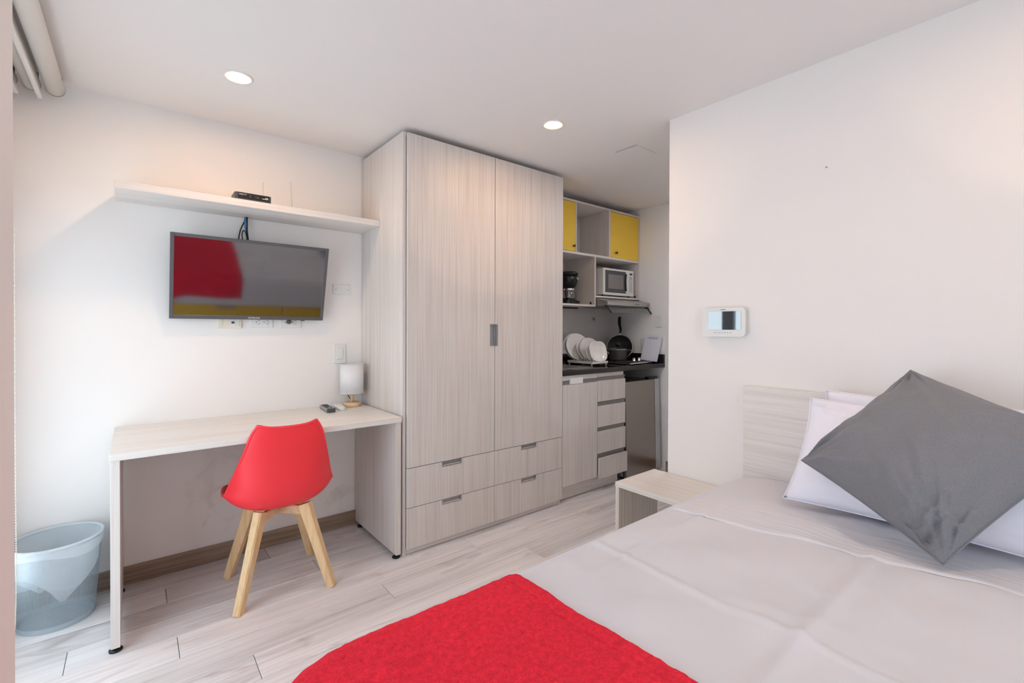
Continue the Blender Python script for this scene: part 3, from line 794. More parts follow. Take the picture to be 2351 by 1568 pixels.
# top sheet: from over the foot end to the turned-back edge
def sheet_pt(a, b):
    p, v = drape(a, b, BX0-.006, BX1, BY0-.012, BY1+.006, ZM, .19, .055)
    p.z += wr_sheet(p.x, p.y)*max(0, 1-v/.06)
    if v > .03: p.y += .006*math.sin(a*9+b)*min(1, (v-.03)/.1)
    return p
BA, BB = BY0-.26, BY1+.26
ts = thing('top_sheet', 'white cotton top sheet spread over the bed', 'sheet', (1.0, .3, .35))
def sh_fn(u, v):
    b = BB+(BA-BB)*v
    xe = fold_x(b)+.30
    a = (BX0+.16)+(xe-(BX0+.16))*u
    p = sheet_pt(a, b)
    return (p.x, p.y, p.z)
part('sheet_cloth', G().grid(sh_fn, 170, 150), MAT['cotton'], ts)
def band_fn(u, v):
    b = BB+(BA-BB)*v
    x0 = fold_x(min(max(b, -.4), 1.0))
    a = x0+.165*u
    p = sheet_pt(a, b)
    e = min(1, u/.06)
    rp = .0013*noise.noise((a*70+b*3, b*2.2, 2))+.0008*noise.noise((a*160, b*4, 6))*smooth(0, .2, u)
    lift = .0055*(e**.5)+rp+.0015*max(0, noise.noise((b*7, 3, 3)))*(1-u)
    n = Vector((0, 0, 1)) if p.z > ZM-.02 else Vector((0, 1 if b > .3 else -1, 0))
    p += n*lift
    return (p.x, p.y, p.z)
part('turned_back_band', G().grid(band_fn, 60, 170), MAT['cotton'], ts, 'folded-back hem of the sheet')
# red fleece blanket over the foot end
def blanket_pt(a, b):
    xs = .755+.02*math.sin(b*4)
    p, v = drape(a, b, BX0-.024, BX1, BY0-.03, BY1+.022, ZM+.013, .21, .075)
    n = .004*noise.noise((a*7, b*7, 5))+.0022*noise.noise((a*40, b*40, 5))+.0012*noise.noise((a*120, b*120, 9))
    p.z += n+wr_sheet(p.x, p.y)*.4*max(0, 1-v/.06)
    if v > .03:
        q = min(1, (v-.03)/.1); p.y += (.010*math.sin(a*13)+n)*q
    return p
BLX0, BLX1, BLY0, BLY1 = BX0-.34, .757, BY0-.34, BY1+.205
def bl_fn(u, v):
    a = BLX0+(BLX1-BLX0)*u; b = BLY1+(BLY0-BLY1)*v
    p = blanket_pt(a+.008*math.sin(b*5), b)
    e = (BLX1-a)
    p.z -= .012*max(0, 1-e/.012)**2
    p.z -= .0035*math.exp(-((e-.045)/.0035)**2)
    return (p.x, p.y, p.z)
solo('fleece_blanket', G().grid(bl_fn, 300, 340), MAT['fleece'], 'red fleece blanket across the foot of the bed', 'blanket', (.45, .3, .35))

# pillows
def pillow(name, label, cat, mat, corners, thick, group=None, seed=1, n=40, wr=.006, pinch=.10, fold=2.2, crumple=None, dome=.52, back=1., seam=True):
    """corners: TL, TR, BR, BL in the room; a puffed cushion through them with pulled-out corners"""
    A, B, Cc, D = [Vector(c) for c in corners]
    nrm = (B-A).cross(D-A).normalized()
    if nrm.dot(CAM-A) < 0: nrm = -nrm
    loc = (A+B+Cc+D)/4
    def side(sgn):
        def fn(u, v):
            t, w = 2*u-1, 2*v-1
            # edges bow inwards between the corners
            iu = t*(1-pinch*(1-abs(w)**2.2)*abs(t)**1.5*.5) if True else t
            iw = w*(1-pinch*(1-abs(t)**2.2)*abs(w)**1.5*.5)
            uu, vv = (iu+1)/2, (iw+1)/2
            p = A*(1-uu)*(1-vv)+B*uu*(1-vv)+Cc*uu*vv+D*(1-uu)*vv
            pr = (max(0, 1-abs(t)**2.4)*max(0, 1-abs(w)**2.4))**dome
            q = thick/2*pr
            k = max(0, min(1, pr*3))
            rx = noise.noise((t*1.7+seed, w*1.7, seed*3.1))*.9+noise.noise((t*4+seed, w*3, seed))*.5
            cr = abs(t)*abs(w)
            rad = math.sin(math.atan2(1-abs(w)+.02, 1-abs(t)+.02)*11+seed)*cr**3
            q += wr*(rx*k+rad*.15*k)
            for ci, (cu, cv) in enumerate(((-1, -1), (1, -1), (1, 1), (-1, 1))):
                ddx, ddy = t-cu, w-cv; ds = math.hypot(ddx, ddy)+1e-6; an = math.atan2(ddy*cv, ddx*cu)
                q += wr*fold*noise.noise((an*7+seed+ci*9, ds*1.3, ci*7.7+seed))*math.exp(-ds/.55)*min(1, ds/.12)*k
            if crumple:
                ds = math.hypot(u-crumple[0], v-crumple[1]); ww = math.exp(-(ds/crumple[2])**2)
                q += crumple[3]*ww*(noise.noise((u*9+v*4+seed, v*16-u*7, 4))+.6*noise.noise((u*24, v*30, 2)))*k
                p = p+Vector((0, 0, .03))*ww*noise.noise((u*8, v*8, 6))*k
            return p+nrm*q*(sgn if sgn > 0 else sgn*back)
        return fn
    g = G()
    g.grid(lambda u, v: tuple(side(1)(u, v)), n, n); g.grid(lambda u, v: tuple(side(-1)(u, v)), n, n)
    o = thing(name, label, cat, tuple(loc), None, group)
    part('pillowcase' if 'pillow' in name else 'cover', g, MAT[mat], o)
    if seam:
        f = side(0)
        lp_ = [f(i/30, 0) for i in range(30)]+[f(1, i/30) for i in range(30)]+[f(1-i/30, 1) for i in range(30)]+[f(0, 1-i/30) for i in range(30)]
        part('piping', G().tube(lp_, .0022, 6, True), MAT[mat], o)
    return o
pillow('pillow', 'white pillow propped upright directly against the headboard', 'pillow', 'cotton2',
       [(2.062, .612, .985), (2.055, -.06, .985), (1.965, -.06, .620), (1.965, .618, .620)], .07, 'white bed pillows', 3, 44, .004)
pillow('pillow', 'white pillow leaning in front of another, behind the grey cushion', 'pillow', 'cotton2',
       [(1.995, .642, .958), (1.99, -.05, .958), (1.80, -.05, .622), (1.812, .668, .612)], .15, 'white bed pillows', 5, 44, .006)
Tc, Lc, Bc = Vector((2.026, .356, 1.083)), Vector((1.786, .602, .766)), Vector((1.573, .210, .628))
Rc = Tc+Bc-Lc
pillow('throw_cushion', 'large grey velour cushion standing on its corner against the pillows', 'cushion', 'grey', [Lc, Tc, Rc, Bc], .265, None, 8, 120, .013, .07, 3.4, (.07, .93, .20, .026), .66, .45)

# ================================================================== nightstand
ns = thing('nightstand', 'small open pale wood side table beside the bed', 'side table', (1.95, 1.19, 0))
part('tabletop', G().box(1.796, XP-.003, .972, 1.410, .458, .480, .0008), MAT['lamy'], ns)
part('side_panel', G().box(1.798, XP-.005, 1.388, 1.408, 0, .458, .0008), MAT['lamz'], ns)
part('side_panel', G().box(1.798, XP-.005, .974, .994, 0, .458, .0008), MAT['lamz'], ns)

# ================================================================== intercom on the right wall
ic = thing('intercom', 'white wall intercom with a dark glossy screen above the side table', 'intercom', (XP, 1.035, 1.25))
def rbox_x(y0, y1, z0, z1, xa, xb, r): return G().prism(rrect(y0, y1, z0, z1, r), 'x', xa, xb)
part('back_box', rbox_x(.940, 1.130, 1.190, 1.312, XP-.016, XP-.0003, .012), MAT['offwhite'], ic)
part('casing', rbox_x(.935, 1.135, 1.185, 1.318, XP-.028, XP-.016, .018), MAT['white'], ic)
part('screen', rbox_x(.953, 1.105, 1.217, 1.301, XP-.0295, XP-.0275, .002), MAT['lcd'], ic)
part('sticker', G().box(XP-.0295, XP-.0278, .956, .988, 1.194, 1.209), MAT['paper'], ic)
for i in range(7): part('button', G().cyl((XP-.029, 1.075-i*.0125, 1.203), (XP-.0277, 1.075-i*.0125, 1.203), .0022, 8), MAT['mgrey'], ic)
part('brand_mark', G().box(XP-.0286, XP-.0278, 1.022, 1.046, 1.308, 1.3105), MAT['dprint'], ic)
solo('nail', G().cyl((XP-.006, .635, 1.863), (XP-.0002, .635, 1.863), .0022, 8), MAT['mgrey'], 'tiny nail left in the wall above the headboard', 'nail', (XP, .635, 1.863))

# ================================================================== ceiling fittings
def downlight(label, x, y, glow='lamp_on'):
    o = thing('downlight', label, 'downlight', (x, y, ZC), None, 'recessed ceiling downlights')
    part('trim_ring', G().lathe([(.0445, -.002), (.047, -.0045), (.054, -.004), (.057, -.001), (.057, -.0002), (.0445, -.0002)], (x, y, ZC), 40, caps=False), MAT['trim'], o)
    part('painted_halo', G().lathe([(.0385, -.0026), (.0470, -.0046)], (x, y, ZC), 40, caps=False), MAT['lamp_halo'], o)  # dim orange glow painted in for the lamplit rim of the recess
    part('diffuser', G().lathe([(1e-6, -.0022), (.0390, -.0022)], (x, y, ZC), 40), MAT[glow], o)
downlight('glowing round downlight in the ceiling near the roller blinds', .342, 2.275)
downlight('glowing round downlight in the ceiling in front of the wardrobe', 1.70, 1.748)
downlight('downlight in the ceiling above the head of the bed', 1.45, -.25)
downlight('unseen downlight added over the passage to brighten the kitchen', 2.9, 1.45, 'lamp_kitchen_fill')  # added out of view, neutral and strong, as fill for the kitchen
ah = thing('ceiling_hatch', 'flat square access panel in the ceiling by the kitchen', 'hatch', (2.357, 1.705, ZC))
part('panel', G().box(2.262, 2.452, 1.628, 1.782, ZC-.004, ZC-.0003, .001), MAT['ceil'], ah)
part('joint', G().box(2.2595, 2.2615, 1.628, 1.782, ZC-.003, ZC-.0003), MAT['mgrey'], ah)

# ================================================================== roller blinds
def blind(label, x, z, r, bar):
    o = thing('roller_blind', label, 'blind', (x, 1.95, z), None, 'roller blinds at the window')
    part('roller', G().cyl((x, 1.12, z), (x, 2.765, z), r, 28), MAT['blind'], o)
    part('end_cap', G().cyl((x, 2.765, z), (x, 2.771, z), r*1.02, 28), MAT['mgrey'], o)
    part('bracket', G().box(x-.022, x+.022, 2.771, 2.776, z-.022, ZC-.0005, .001), MAT['mgrey'], o)
    if bar:
        zb = z-r-.022
        part('hanging_fabric', G().box(x+r-.0025, x+r-.0012, 1.13, 2.75, zb+.012, z+.002), MAT['blind'], o)
        part('bottom_bar', G().prism(rrect(x+r-.012, x+r+.004, zb-.008, zb+.014, .005), 'y', 1.13, 2.765), MAT['white'], o)
blind('cream roller blind rolled up nearest the room', -.264, 2.236, .031, False)
blind('cream roller blind in the middle with its bottom bar showing', -.336, 2.238, .029, True)
blind('cream roller blind closest to the window glass', -.405, 2.238, .029, True)
pts = spline([(-.345, 2.478, 1.6), (-.345, 2.478, .8), (-.344, 2.478, .35), (-.346, 2.478, .16), (-.352, 2.476, .05), (-.363, 2.474, .028), (-.374, 2.472, .05), (-.378, 2.472, .3), (-.378, 2.472, 1.6)], 40)
g = G(); acc = 0; last = pts[0]
for p in pts:
    acc += (p-last).length; last = p
    if acc >= .0062: g.sphere(tuple(p), .0024, 7, 5); acc = 0
g.tube(pts[::8], .0007, 5)
ch_o = solo('bead_chain', g, MAT['bead'], 'cream bead chain of the roller blind hanging beside the bin', 'chain', (-.36, 2.475, .028))

# ================================================================== kitchen: base units
YK = 2.25
k1 = thing('kitchen_cabinet', 'pale wood kitchen cabinet with one tall door beside the wardrobe', 'cabinet', (2.475, 2.55, 0))
part('body', G().box(2.290, 2.6575, YK+.02, YW-.002, .106, .888), MAT['lamz'], k1)
part('kickboard', G().box(2.290, 2.6575, 2.308, 2.326, .004, .106), MAT['lamx'], k1)
d = part('door', G().box(2.2915, 2.6555, YK, YK+.0185, .118, .826, .0008), MAT['lamz'], k1)
part('handle', G().box(2.2915, 2.6555, YK+.006, YK+.0195, .826, .853).box(2.2915, 2.6555, YK-.002, YK+.0195, .853, .8565, .0005), MAT['alugrey'], d, 'grey aluminium grip rail')
part('top_rail', G().box(2.2915, 2.6555, YK+.006, YK+.0195, .8565, .888), MAT['lamx'], k1)
part('sticker', G().box(2.362, 2.492, YK-.004, YK+.0055, .828, .871, .0005), MAT['paper'], k1, 'white paper tag')
k2 = thing('drawer_unit', 'pale wood kitchen unit with four drawers beside the small fridge', 'cabinet', (2.82, 2.55, 0))
part('body', G().box(2.6580, 2.970, YK+.02, YW-.002, .106, .888), MAT['lamz'], k2)
part('kickboard', G().box(2.6580, 2.968, 2.308, 2.326, .004, .106), MAT['lamx'], k2)
for i, (z0, z1, dy) in enumerate(((.107, .258, -.022), (.290, .453, -.004), (.484, .642, 0), (.675, .830, 0))):
    d = part('drawer', G().box(2.6605, 2.989, YK+dy, YK+dy+.0185, z0, z1, .0008), MAT['lamz'], k2)
    zt = z1+.026
    part('handle', G().box(2.6605, 2.987, YK+.008, YK+.0195, z1+.0006, zt).box(2.6605, 2.987, YK+dy+.016, YK+.009, z1-.001, z1+.0006).box(2.6605, 2.989, YK-.002, YK+.0195, zt, zt+.0035, .0005), MAT['alugrey'], d, 'grey aluminium grip rail')
part('top_rail', G().box(2.6605, 2.970, YK+.006, YK+.0195, .8605, .888), MAT['lamx'], k2)
ct = thing('countertop', 'black polished stone kitchen worktop with low upstand', 'worktop', (2.9, 2.55, .89))
part('slab', G().box(2.290, XR-.001, 2.243, YW-.001, .8895, .925, .0015), MAT['granite'], ct)
part('upstand', G().box(2.290, XR-.001, YW-.021, YW-.001, .925, 1.000, .001), MAT['granite'], ct)
part('upstand', G().box(XR-.021, XR-.001, 2.244, YW-.021, .925, 1.000, .001), MAT['granite'], ct)
sk = thing('sink', 'stainless steel sink set into the black worktop', 'sink', (2.52, 2.53, .925))
g = G()
for a in ((2.33, 2.70, 2.330, 2.350), (2.33, 2.70, 2.68, 2.70), (2.33, 2.35, 2.35, 2.68), (2.68, 2.70, 2.35, 2.68)): g.box(*a, .9252, .9285, .0008)
part('rim', g, MAT['steel'], sk)
part('bowl', G().box(2.352, 2.678, 2.352, 2.678, .9252, .9262), flat('sink_bowl', (.22, .21, .20, 1), .35, .9), sk)
part('drain', G().lathe([(.03, .9263), (.03, .9275), (.02, .9270)], (2.52, 2.52, 0), 20), MAT['chrome'], sk)

# ------------------------------------------------------------------ fridge
fr = thing('mini_fridge', 'small stainless steel fridge under the worktop', 'fridge', (3.25, 2.262, .0), (R(-1.6), 0, 0))
part('cabinet', G().box(-.236, .236, .030, .50, .035, .790, .004), MAT['mgrey'], fr)
part('door', G().box(-.232, .165, -.012, .028, .03, .796, .004), flat('fridge_door', (.36, .32, .29, 1), .26, 1.), fr)
part('door_edge_strip', G().box(.170, .240, -.010, .028, .03, .796, .004), flat('fridge_edge', (.50, .51, .52, 1), .35, .3), fr, 'pale grey grip strip of the fridge door')
part('chrome_line', G().box(.1645, .1705, -.016, .0, .03, .797, .0015), MAT['chrome'], fr)
part('hinge_cover', G().prism(rrect(.10, .22, -.012, .045, .015), 'z', .7965, .812), MAT['black'], fr)
for x in (-.2, .2): part('foot', G().cyl((x, .06, .010), (x, .06, .036), .016, 12), MAT['black'], fr)
for x in (-.2, .2): part('foot', G().cyl((x, .44, .018), (x, .44, .036), .016, 12), MAT['black'], fr)

# ------------------------------------------------------------------ upper cabinet
YU = 2.506
up = thing('wall_cabinet', 'open pale wood kitchen wall cabinet with two yellow doors', 'cabinet', (2.91, 2.67, 1.40))
T = .016
part('top_panel', G().box(2.29, XR-.002, YU, YW-.002, 2.216, 2.232, .0006), MAT['lamx'], up)
part('middle_shelf', G().box(2.29, XR-.019, YU, YW-.002, 1.808, 1.826, .0006), MAT['lamx'], up)
part('side_panel', G().box(XR-.018, XR-.002, YU, YW-.002, 1.476, 2.216, .0006), MAT['lamz'], up)
part('divider', G().box(2.685, 2.701, YU, YW-.012, 1.826, 2.216, .0006), MAT['lamz'], up)
part('divider', G().box(3.098, 3.118, YU, YW-.012, 1.826, 2.216, .0006), MAT['lamz'], up)
part('divider', G().box(2.915, 2.933, YU, YW-.002, 1.400, 1.808, .0006), MAT['lamz'], up)
part('bottom_shelf', G().box(2.29, 2.915, YU, YW-.002, 1.400, 1.416, .0006), MAT['lamx'], up)
part('bottom_shelf', G().box(2.933, XR-.019, YU, YW-.002, 1.477, 1.493, .0006), MAT['lamx'], up)
part('back_panel', G().box(2.29, XR-.02, YW-.012, YW-.003, 1.826, 2.216), MAT['lamz'], up)
part('back_panel', G().box(2.29, 2.914, YW-.012, YW-.003, 1.416, 1.808), MAT['lamz'], up)
for a, b, kx in ((2.292, 2.683, 2.660), (3.120, 3.510, 3.183)):
    d = part('door', G().box(a, b, YU+.001, YU+.017, 1.828, 2.212, .0008), MAT['yellow'], up, 'yellow door with a small round knob')
    part('knob', G().lathe([(.004, 0), (.004, .012), (.009, .016), (.010, .022), (.007, .025), (1e-6, .025)], (0, 0, 0), 18).xform(Matrix.Translation((kx, YU+.001, 1.868)) @ Matrix.Rotation(R(90), 4, 'X')), MAT['knob'], d)
for x, z in ((2.898, 1.4165), (3.495, 1.4935)): part('door_catch', G().box(x-.006, x+.006, YU+.02, YU+.032, z, z+.022, .001), MAT['blackmatte'], up)
part('light_rail', G().box(2.60, 2.93, 2.70, 2.715, 1.388, 1.3998, .001), MAT['blackmatte'], up)

# ------------------------------------------------------------------ microwave
mw = thing('microwave', 'white microwave oven inside the wall cabinet above the hood', 'microwave', (3.27, 2.66, 1.4935))
mx0, mx1, mz0, mz1, my = 3.063, 3.484, 1.5085, 1.738, 2.532
part('body', G().box(mx0+.003, mx1-.003, my+.02, my+.29, mz0+.002, mz1-.002, .004), MAT['white'], mw)
part('front_frame', G().box(mx0, mx1, my+.004, my+.021, mz0, mz1, .004), MAT['white'], mw)
part('door_glass', G().box(3.087, 3.366, my+.001, my+.006, 1.531, 1.720, .001), MAT['dgrey'], mw)
part('door_window', G().box(3.121, 3.330, my-.0003, my+.002, 1.562, 1.686, .0003), MAT['grille'], mw)
part('door_handle', G().tube([(3.362-.012*math.sin(math.pi*t/12), my-.006-.004*math.sin(math.pi*t/12), 1.553+.147*t/12) for t in range(13)], .006, 8), MAT['black'], mw)
part('control_panel', G().box(3.378, 3.478, my+.0025, my+.0055, 1.520, 1.728, .0008), MAT['white'], mw)
part('display', G().box(3.420, 3.458, my+.001, my+.0032, 1.698, 1.713), MAT['mdisp'], mw)
for i in range(10):
    for j in range(3):
        if i == 2 and j == 1: continue
        z = 1.678-i*.0143; x = 3.422+j*.0155
        part('button', G().box(x-.004, x+.004, my+.0008, my+.003, z-.0035, z+.0035, .0004), MAT['blackmatte' if i < 3 else 'mgrey'], mw)
part('badge', G().tube([(3.226+.017*math.cos(2*math.pi*i/24), my+.0006, 1.5455+.0055*math.sin(2*math.pi*i/24)) for i in range(24)], .0006, 5, True), MAT['mgrey'], mw)
for z in range(3): part('vent_slot', G().box(mx0+.0022, mx0+.0032, my+.16, my+.20, 1.555+z*.010, 1.559+z*.010), MAT['blackmatte'], mw)
for x in (mx0+.03, mx1-.03):
    for y in (my+.04, my+.26): part('foot', G().cyl((x, y, 1.4937), (x, y, 1.511), .010, 12), MAT['black'], mw)

# ------------------------------------------------------------------ extractor hood
hd = thing('extractor_hood', 'slim steel extractor hood under the microwave shelf', 'hood', (3.23, 2.6, 1.40))
HX0, HX1 = 2.941, XR-.003
part('body', G().prism([(2.40, 1.408), (2.392, 1.414), (2.392, 1.438), (2.402, 1.446), (2.52, 1.474), (YW-.003, 1.474), (YW-.003, 1.408)], 'x', HX0, HX1), MAT['hood'], hd)
part('underside', G().box(HX0+.01, HX1-.01, 2.42, YW-.02, 1.404, 1.408), MAT['mgrey'], hd)
part('visor', G().add([(HX0+.012, 2.408, 1.406), (HX1-.012, 2.408, 1.406), (HX1-.012, 2.372, 1.350), (HX0+.012, 2.372, 1.350), (HX0+.012, 2.412, 1.406), (HX1-.012, 2.412, 1.406), (HX1-.012, 2.376, 1.350), (HX0+.012, 2.376, 1.350)],
     [(0, 1, 2, 3), (7, 6, 5, 4), (0, 4, 5, 1), (3, 2, 6, 7), (0, 3, 7, 4), (1, 5, 6, 2)]), MAT['dglass'], hd, 'clear glass visor')
for x in (HX0+.012, HX1-.022):
    part('visor_bracket', G().tube(spline([(x, 2.43, 1.404), (x, 2.405, 1.402), (x+.004, 2.392, 1.380), (x+.012, 2.372, 1.348)], 4), .0065, 8), MAT['blackmatte'], hd)
for i in range(5): part('switch', G().box(3.300+i*.016, 3.310+i*.016, 2.3885, 2.3925, 1.424, 1.432, .0008), MAT['chrome' if i % 2 == 0 else 'dgrey'], hd)
text('brand_lettering', 'mabe', .016, face_y(3.495, 2.3915, 1.424), MAT['dprint'], hd)

# ------------------------------------------------------------------ coffee maker
cm = thing('coffee_maker', 'black drip coffee maker with glass jug in the wall cabinet', 'coffee maker', (2.74, 2.67, 1.416))
cx, cy = 2.745, 2.655
part('base', G().prism(rrect(cx-.085, cx+.085, cy-.095, cy+.10, .05, 6), 'z', 1.4163, 1.444).prism(rrect(cx-.07, cx+.07, cy-.08, cy+.09, .045, 6), 'z', 1.444, 1.452), MAT['black'], cm)
part('water_tank', G().prism(rrect(cx-.075, cx+.075, cy+.045, cy+.098, .02), 'z', 1.452, 1.655), MAT['black'], cm)
part('brew_head', G().lathe([(.040, 1.552), (.058, 1.556), (.072, 1.60), (.076, 1.645), (.070, 1.648), (1e-6, 1.648)], (cx-.003, cy-.02, 0), 32), MAT['black'], cm)
part('lid', G().lathe([(.070, 1.650), (.080, 1.655), (.080, 1.668), (.062, 1.681), (1e-6, 1.684)], (cx-.003, cy-.012, 0), 32, 1., 1.15), MAT['black'], cm)
cf = part('jug', G().lathe([(.045, 1.4525), (.060, 1.458), (.064, 1.485), (.058, 1.515), (.046, 1.532), (.046, 1.538)], (cx-.003, cy-.022, 0), 28, caps=False), MAT['lidglass'], cm, 'glass jug')
part('jug_band', G().lathe([(.047, 1.528), (.050, 1.530), (.050, 1.545), (.047, 1.547)], (cx-.003, cy-.022, 0), 28, caps=False), MAT['chrome'], cf)
part('jug_handle', G().tube(spline([(cx-.05, cy-.05, 1.54), (cx-.085, cy-.075, 1.535), (cx-.09, cy-.08, 1.49), (cx-.06, cy-.055, 1.47)], 5), .006, 8), MAT['black'], cf)
t_ = Matrix.Translation((cx+.030, cy-.0935, 1.625)) @ Matrix.Rotation(R(24), 4, 'Z') @ Matrix.Rotation(R(80), 4, 'X')
text('brand_lettering', 'Oster', .022, t_, MAT['print'], cm)

# ------------------------------------------------------------------ hob, pot, pan, board, dish rack
hb = thing('hob', 'flat two-burner hob with chrome edge on the worktop', 'hob', (3.265, 2.452, .925), (0, 0, R(5)))
part('tray', G().box(-.178, .178, -.152, .152, .003, .014, .003), MAT['chrome'], hb)
part('glass_top', G().box(-.170, .170, -.144, .144, .014, .0165, .0008), MAT['black'], hb)
for x, y in ((.025, .082), (-.085, -.06)): part('burner', G().lathe([(.060, .0165), (.060, .019), (.045, .0215), (1e-6, .0215)], (x, y, 0), 28), MAT['blackmatte'], hb)
for x in (.035, .115):
    part('knob', G().lathe([(.017, .0165), (.017, .021), (.013, .024), (.012, .042), (.009, .045), (1e-6, .045)], (x, -.055, 0), 20), MAT['chrome'], hb)
for x in (-.15, .15):
    for y in (-.125, .125): part('foot', G().cyl((x, y, .0003), (x, y, .0035), .012, 10), MAT['black'], hb)
pt = thing('cooking_pot', 'grey metal pot with glass lid and black knob on the hob', 'pot', (3.290, 2.557, .947))
c = (3.290, 2.557, 0)
part('body', G().lathe([(1e-6, .9470), (.066, .9470), (.074, .952), (.078, 1.035), (.080, 1.037), (.0755, 1.037), (.072, .956), (1e-6, .952)], c, 36), flat('pot_metal', (.46, .42, .41, 1), .36, .8), pt)
part('lid', G().lathe([(.078, 1.040), (.070, 1.047), (.045, 1.055), (1e-6, 1.058)], c, 36, caps=False), MAT['lidglass'], pt)
part('lid_rim', G().lathe([(.077, 1.0375), (.081, 1.0375), (.081, 1.042), (.077, 1.0425), (.077, 1.0375)], c, 36, caps=False), MAT['chrome'], pt)
part('lid_knob', G().lathe([(.012, 1.056), (.012, 1.066), (.022, 1.070), (.022, 1.087), (.016, 1.090), (1e-6, 1.090)], c, 20), MAT['black'], pt)
for s_ in (-1, 1):
    a = Vector((.62*s_, -.78*s_, 0))
    q = Vector((-a.y, a.x, 0))
    pts = spline([Vector(c)+a*.076+q*.026+Vector((0, 0, 1.028)), Vector(c)+a*.105+q*.020+Vector((0, 0, 1.030)), Vector(c)+a*.105-q*.020+Vector((0, 0, 1.030)), Vector(c)+a*.076-q*.026+Vector((0, 0, 1.028))], 5)
    part('handle', G().tube(pts, .008, 8), MAT['black'], pt)
def upright(c, n, up=(0, 0, 1)):
    """matrix whose z axis is n and whose y axis is as near up as can be"""
    z = Vector(n).normalized(); y = Vector(up); y = (y-z*y.dot(z)).normalized(); x = y.cross(z)
    m = Matrix((x, y, z)).transposed().to_4x4(); m.translation = Vector(c); return m
Mp = upright((3.435, 2.650, 1.046), (-.80, -.52, .28))
fp = thing('frying_pan', 'black frying pan leaning upright in the corner behind the pot', 'pan', tuple(Mp.translation-Vector((0, 0, .11))))
part('pan_body', G().lathe([(1e-6, -.020), (.085, -.020), (.113, .018), (.116, .020), (.110, .018), (.082, -.015), (1e-6, -.015)], (0, 0, 0), 44).xform(Mp), MAT['black'], fp)
part('pan_rim', G().tube([Mp @ Vector((.1145*math.cos(2*math.pi*i/48), .1145*math.sin(2*math.pi*i/48), .020)) for i in range(48)], .0018, 6, True), MAT['chrome'], fp)
part('handle', G().tube([Mp @ Vector(q) for q in spline([(0, .135, .012), (.004, .165, .020), (-.006, .215, .028), (-.008, .265, .030), (-.002, .285, .030)], 5)], [.010]*5+[.012]*5+[.014]*5+[.013]*5+[.008], 10), MAT['black'], fp)
part('handle_ferrule', G().tube([Mp @ Vector((0, .112, .012)), Mp @ Vector((0, .140, .013))], .010, 10), MAT['chrome'], fp)
Mb = upright((3.484, 2.350, 1.050), (-.93, -.06, .26)) @ Matrix.Rotation(R(-4), 4, 'Z')
cb = thing('cutting_board', 'white plastic cutting board leaning on the kitchen side wall', 'board', (3.46, 2.355, .926))
w, h, z0, z1 = .080, .112, -.004, .004
g = G()
xs, ys = [-w, -.045, .045, w], [-h, h-.030, h-.014, h]
for i in range(3):
    for j in range(3):
        if (i, j) != (1, 1): g.box(xs[i], xs[i+1], ys[j], ys[j+1], z0, z1)
sk_ = Matrix.Identity(4)
part('board', g.xform(Mb), MAT['board'], cb)

rk = thing('dish_rack', 'low white plastic dish rack on the worktop', 'dish rack', (2.86, 2.53, .925))
g = G().box(2.765, 2.955, 2.395, 2.405, .940, .960, .002).box(2.765, 2.955, 2.655, 2.665, .940, .960, .002).box(2.765, 2.775, 2.405, 2.655, .940, .960, .002).box(2.945, 2.955, 2.405, 2.655, .940, .960, .002)
for i in range(8): g.box(2.775, 2.945, 2.42+i*.031, 2.428+i*.031, .942, .950)
part('tray', g, MAT['white'], rk)
for i in range(8):
    for x in (2.81, 2.90): part('prong', G().cyl((x, 2.424+i*.031, .950), (x, 2.424+i*.031, .995), .003, 8), MAT['white'], rk)
for x in (2.775, 2.945):
    for y in (2.41, 2.65): part('foot', G().cyl((x, y, .9253), (x, y, .941), .007, 8), MAT['white'], rk)
plates = [('rearmost large white plate in the dish rack', 2.838, 2.648, .118), ('second large white plate in the dish rack', 2.836, 2.618, .118),
          ('rear medium white plate in the dish rack', 2.872, 2.560, .100), ('front medium white plate in the dish rack', 2.884, 2.532, .100),
          ('rear small square white plate in the dish rack', 2.866, 2.470, .086), ('frontmost small square white plate in the dish rack', 2.878, 2.440, .086)]
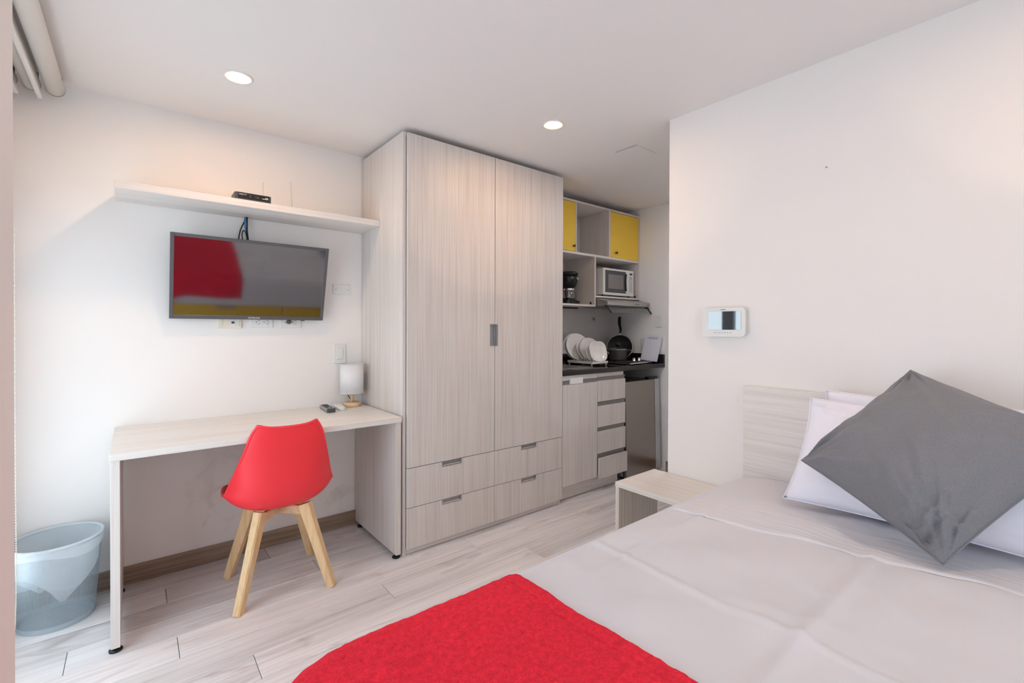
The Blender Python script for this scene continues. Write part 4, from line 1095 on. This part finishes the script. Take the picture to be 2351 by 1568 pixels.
for i, (lab, x, y, r) in enumerate(plates):
    n = Vector((-.22, -.93, .30)).normalized()
    M_ = upright((x, y, .954+r*.955), n)
    sq = i >= 4
    def pl(u, v, r=r, sq=sq):
        a = 2*math.pi*u
        k = 1/ (abs(math.cos(a))**3.2+abs(math.sin(a))**3.2)**(1/3.2) if sq else 1
        pr = [(0, -.010), (.55, -.010), (.66, -.006), (.97, .006), (1.0, .009), (.99, .012), (.95, .009), (.66, -.001), (.55, -.005), (0, -.005)]
        q = v*(len(pr)-1); j = min(int(q), len(pr)-2); t = q-j
        rr = (pr[j][0]*(1-t)+pr[j+1][0]*t)*r*.97*k; zz = pr[j][1]*(1-t)+pr[j+1][1]*t
        return tuple(M_ @ Vector((rr*math.cos(a), rr*math.sin(a), zz)))
    solo('plate', G().grid(pl, 44, 9, True), MAT['ceramic'], lab, 'plate', (x, y, .954), 'plates in the dish rack')

# kitchen wall plates
p = plate('kitchen_outlet', 'pale double outlet on the kitchen wall behind the plates', 'socket', (2.905, YW-.0002, 1.150), .115, .072, 'y', 'offwhite')
outlet(p, 2.905, 1.150, YW-.0002)
p = thing('gas_valve_cap', 'small round cap on the kitchen wall below the hood', 'cap', (3.294, YW, 1.309))
part('ring', G().lathe([(.020, 0), (.020, .004), (.013, .006)], (0, 0, 0), 24).xform(Matrix.Translation((3.294, YW-.0003, 1.309)) @ Matrix.Rotation(R(90), 4, 'X')), MAT['offwhite'], p)
part('centre', G().lathe([(.010, .005), (.010, .009), (1e-6, .010)], (0, 0, 0), 18).xform(Matrix.Translation((3.294, YW-.0003, 1.309)) @ Matrix.Rotation(R(90), 4, 'X')), MAT['mgrey'], p)
p = plate('blank_wall_plate', 'blank white plate with two screws on the kitchen side wall', 'wall plate', (XR, 2.304, 1.286), .062, .106, 'x')
for z in (1.247, 1.326): part('screw', G().cyl((XR-.0068, 2.304, z), (XR-.005, 2.304, z), .0025, 10), MAT['mgrey'], p)
p = plate('kitchen_switch', 'white switch plate behind the cutting board', 'switch', (XR, 2.452, 1.0855), .072, .108, 'x')
part('rocker', G().box(XR-.010, XR-.006, 2.434, 2.470, 1.055, 1.117, .001), MAT['white'], p)

for o in bpy.data.objects:
    if '_local' in o: del o['_local']
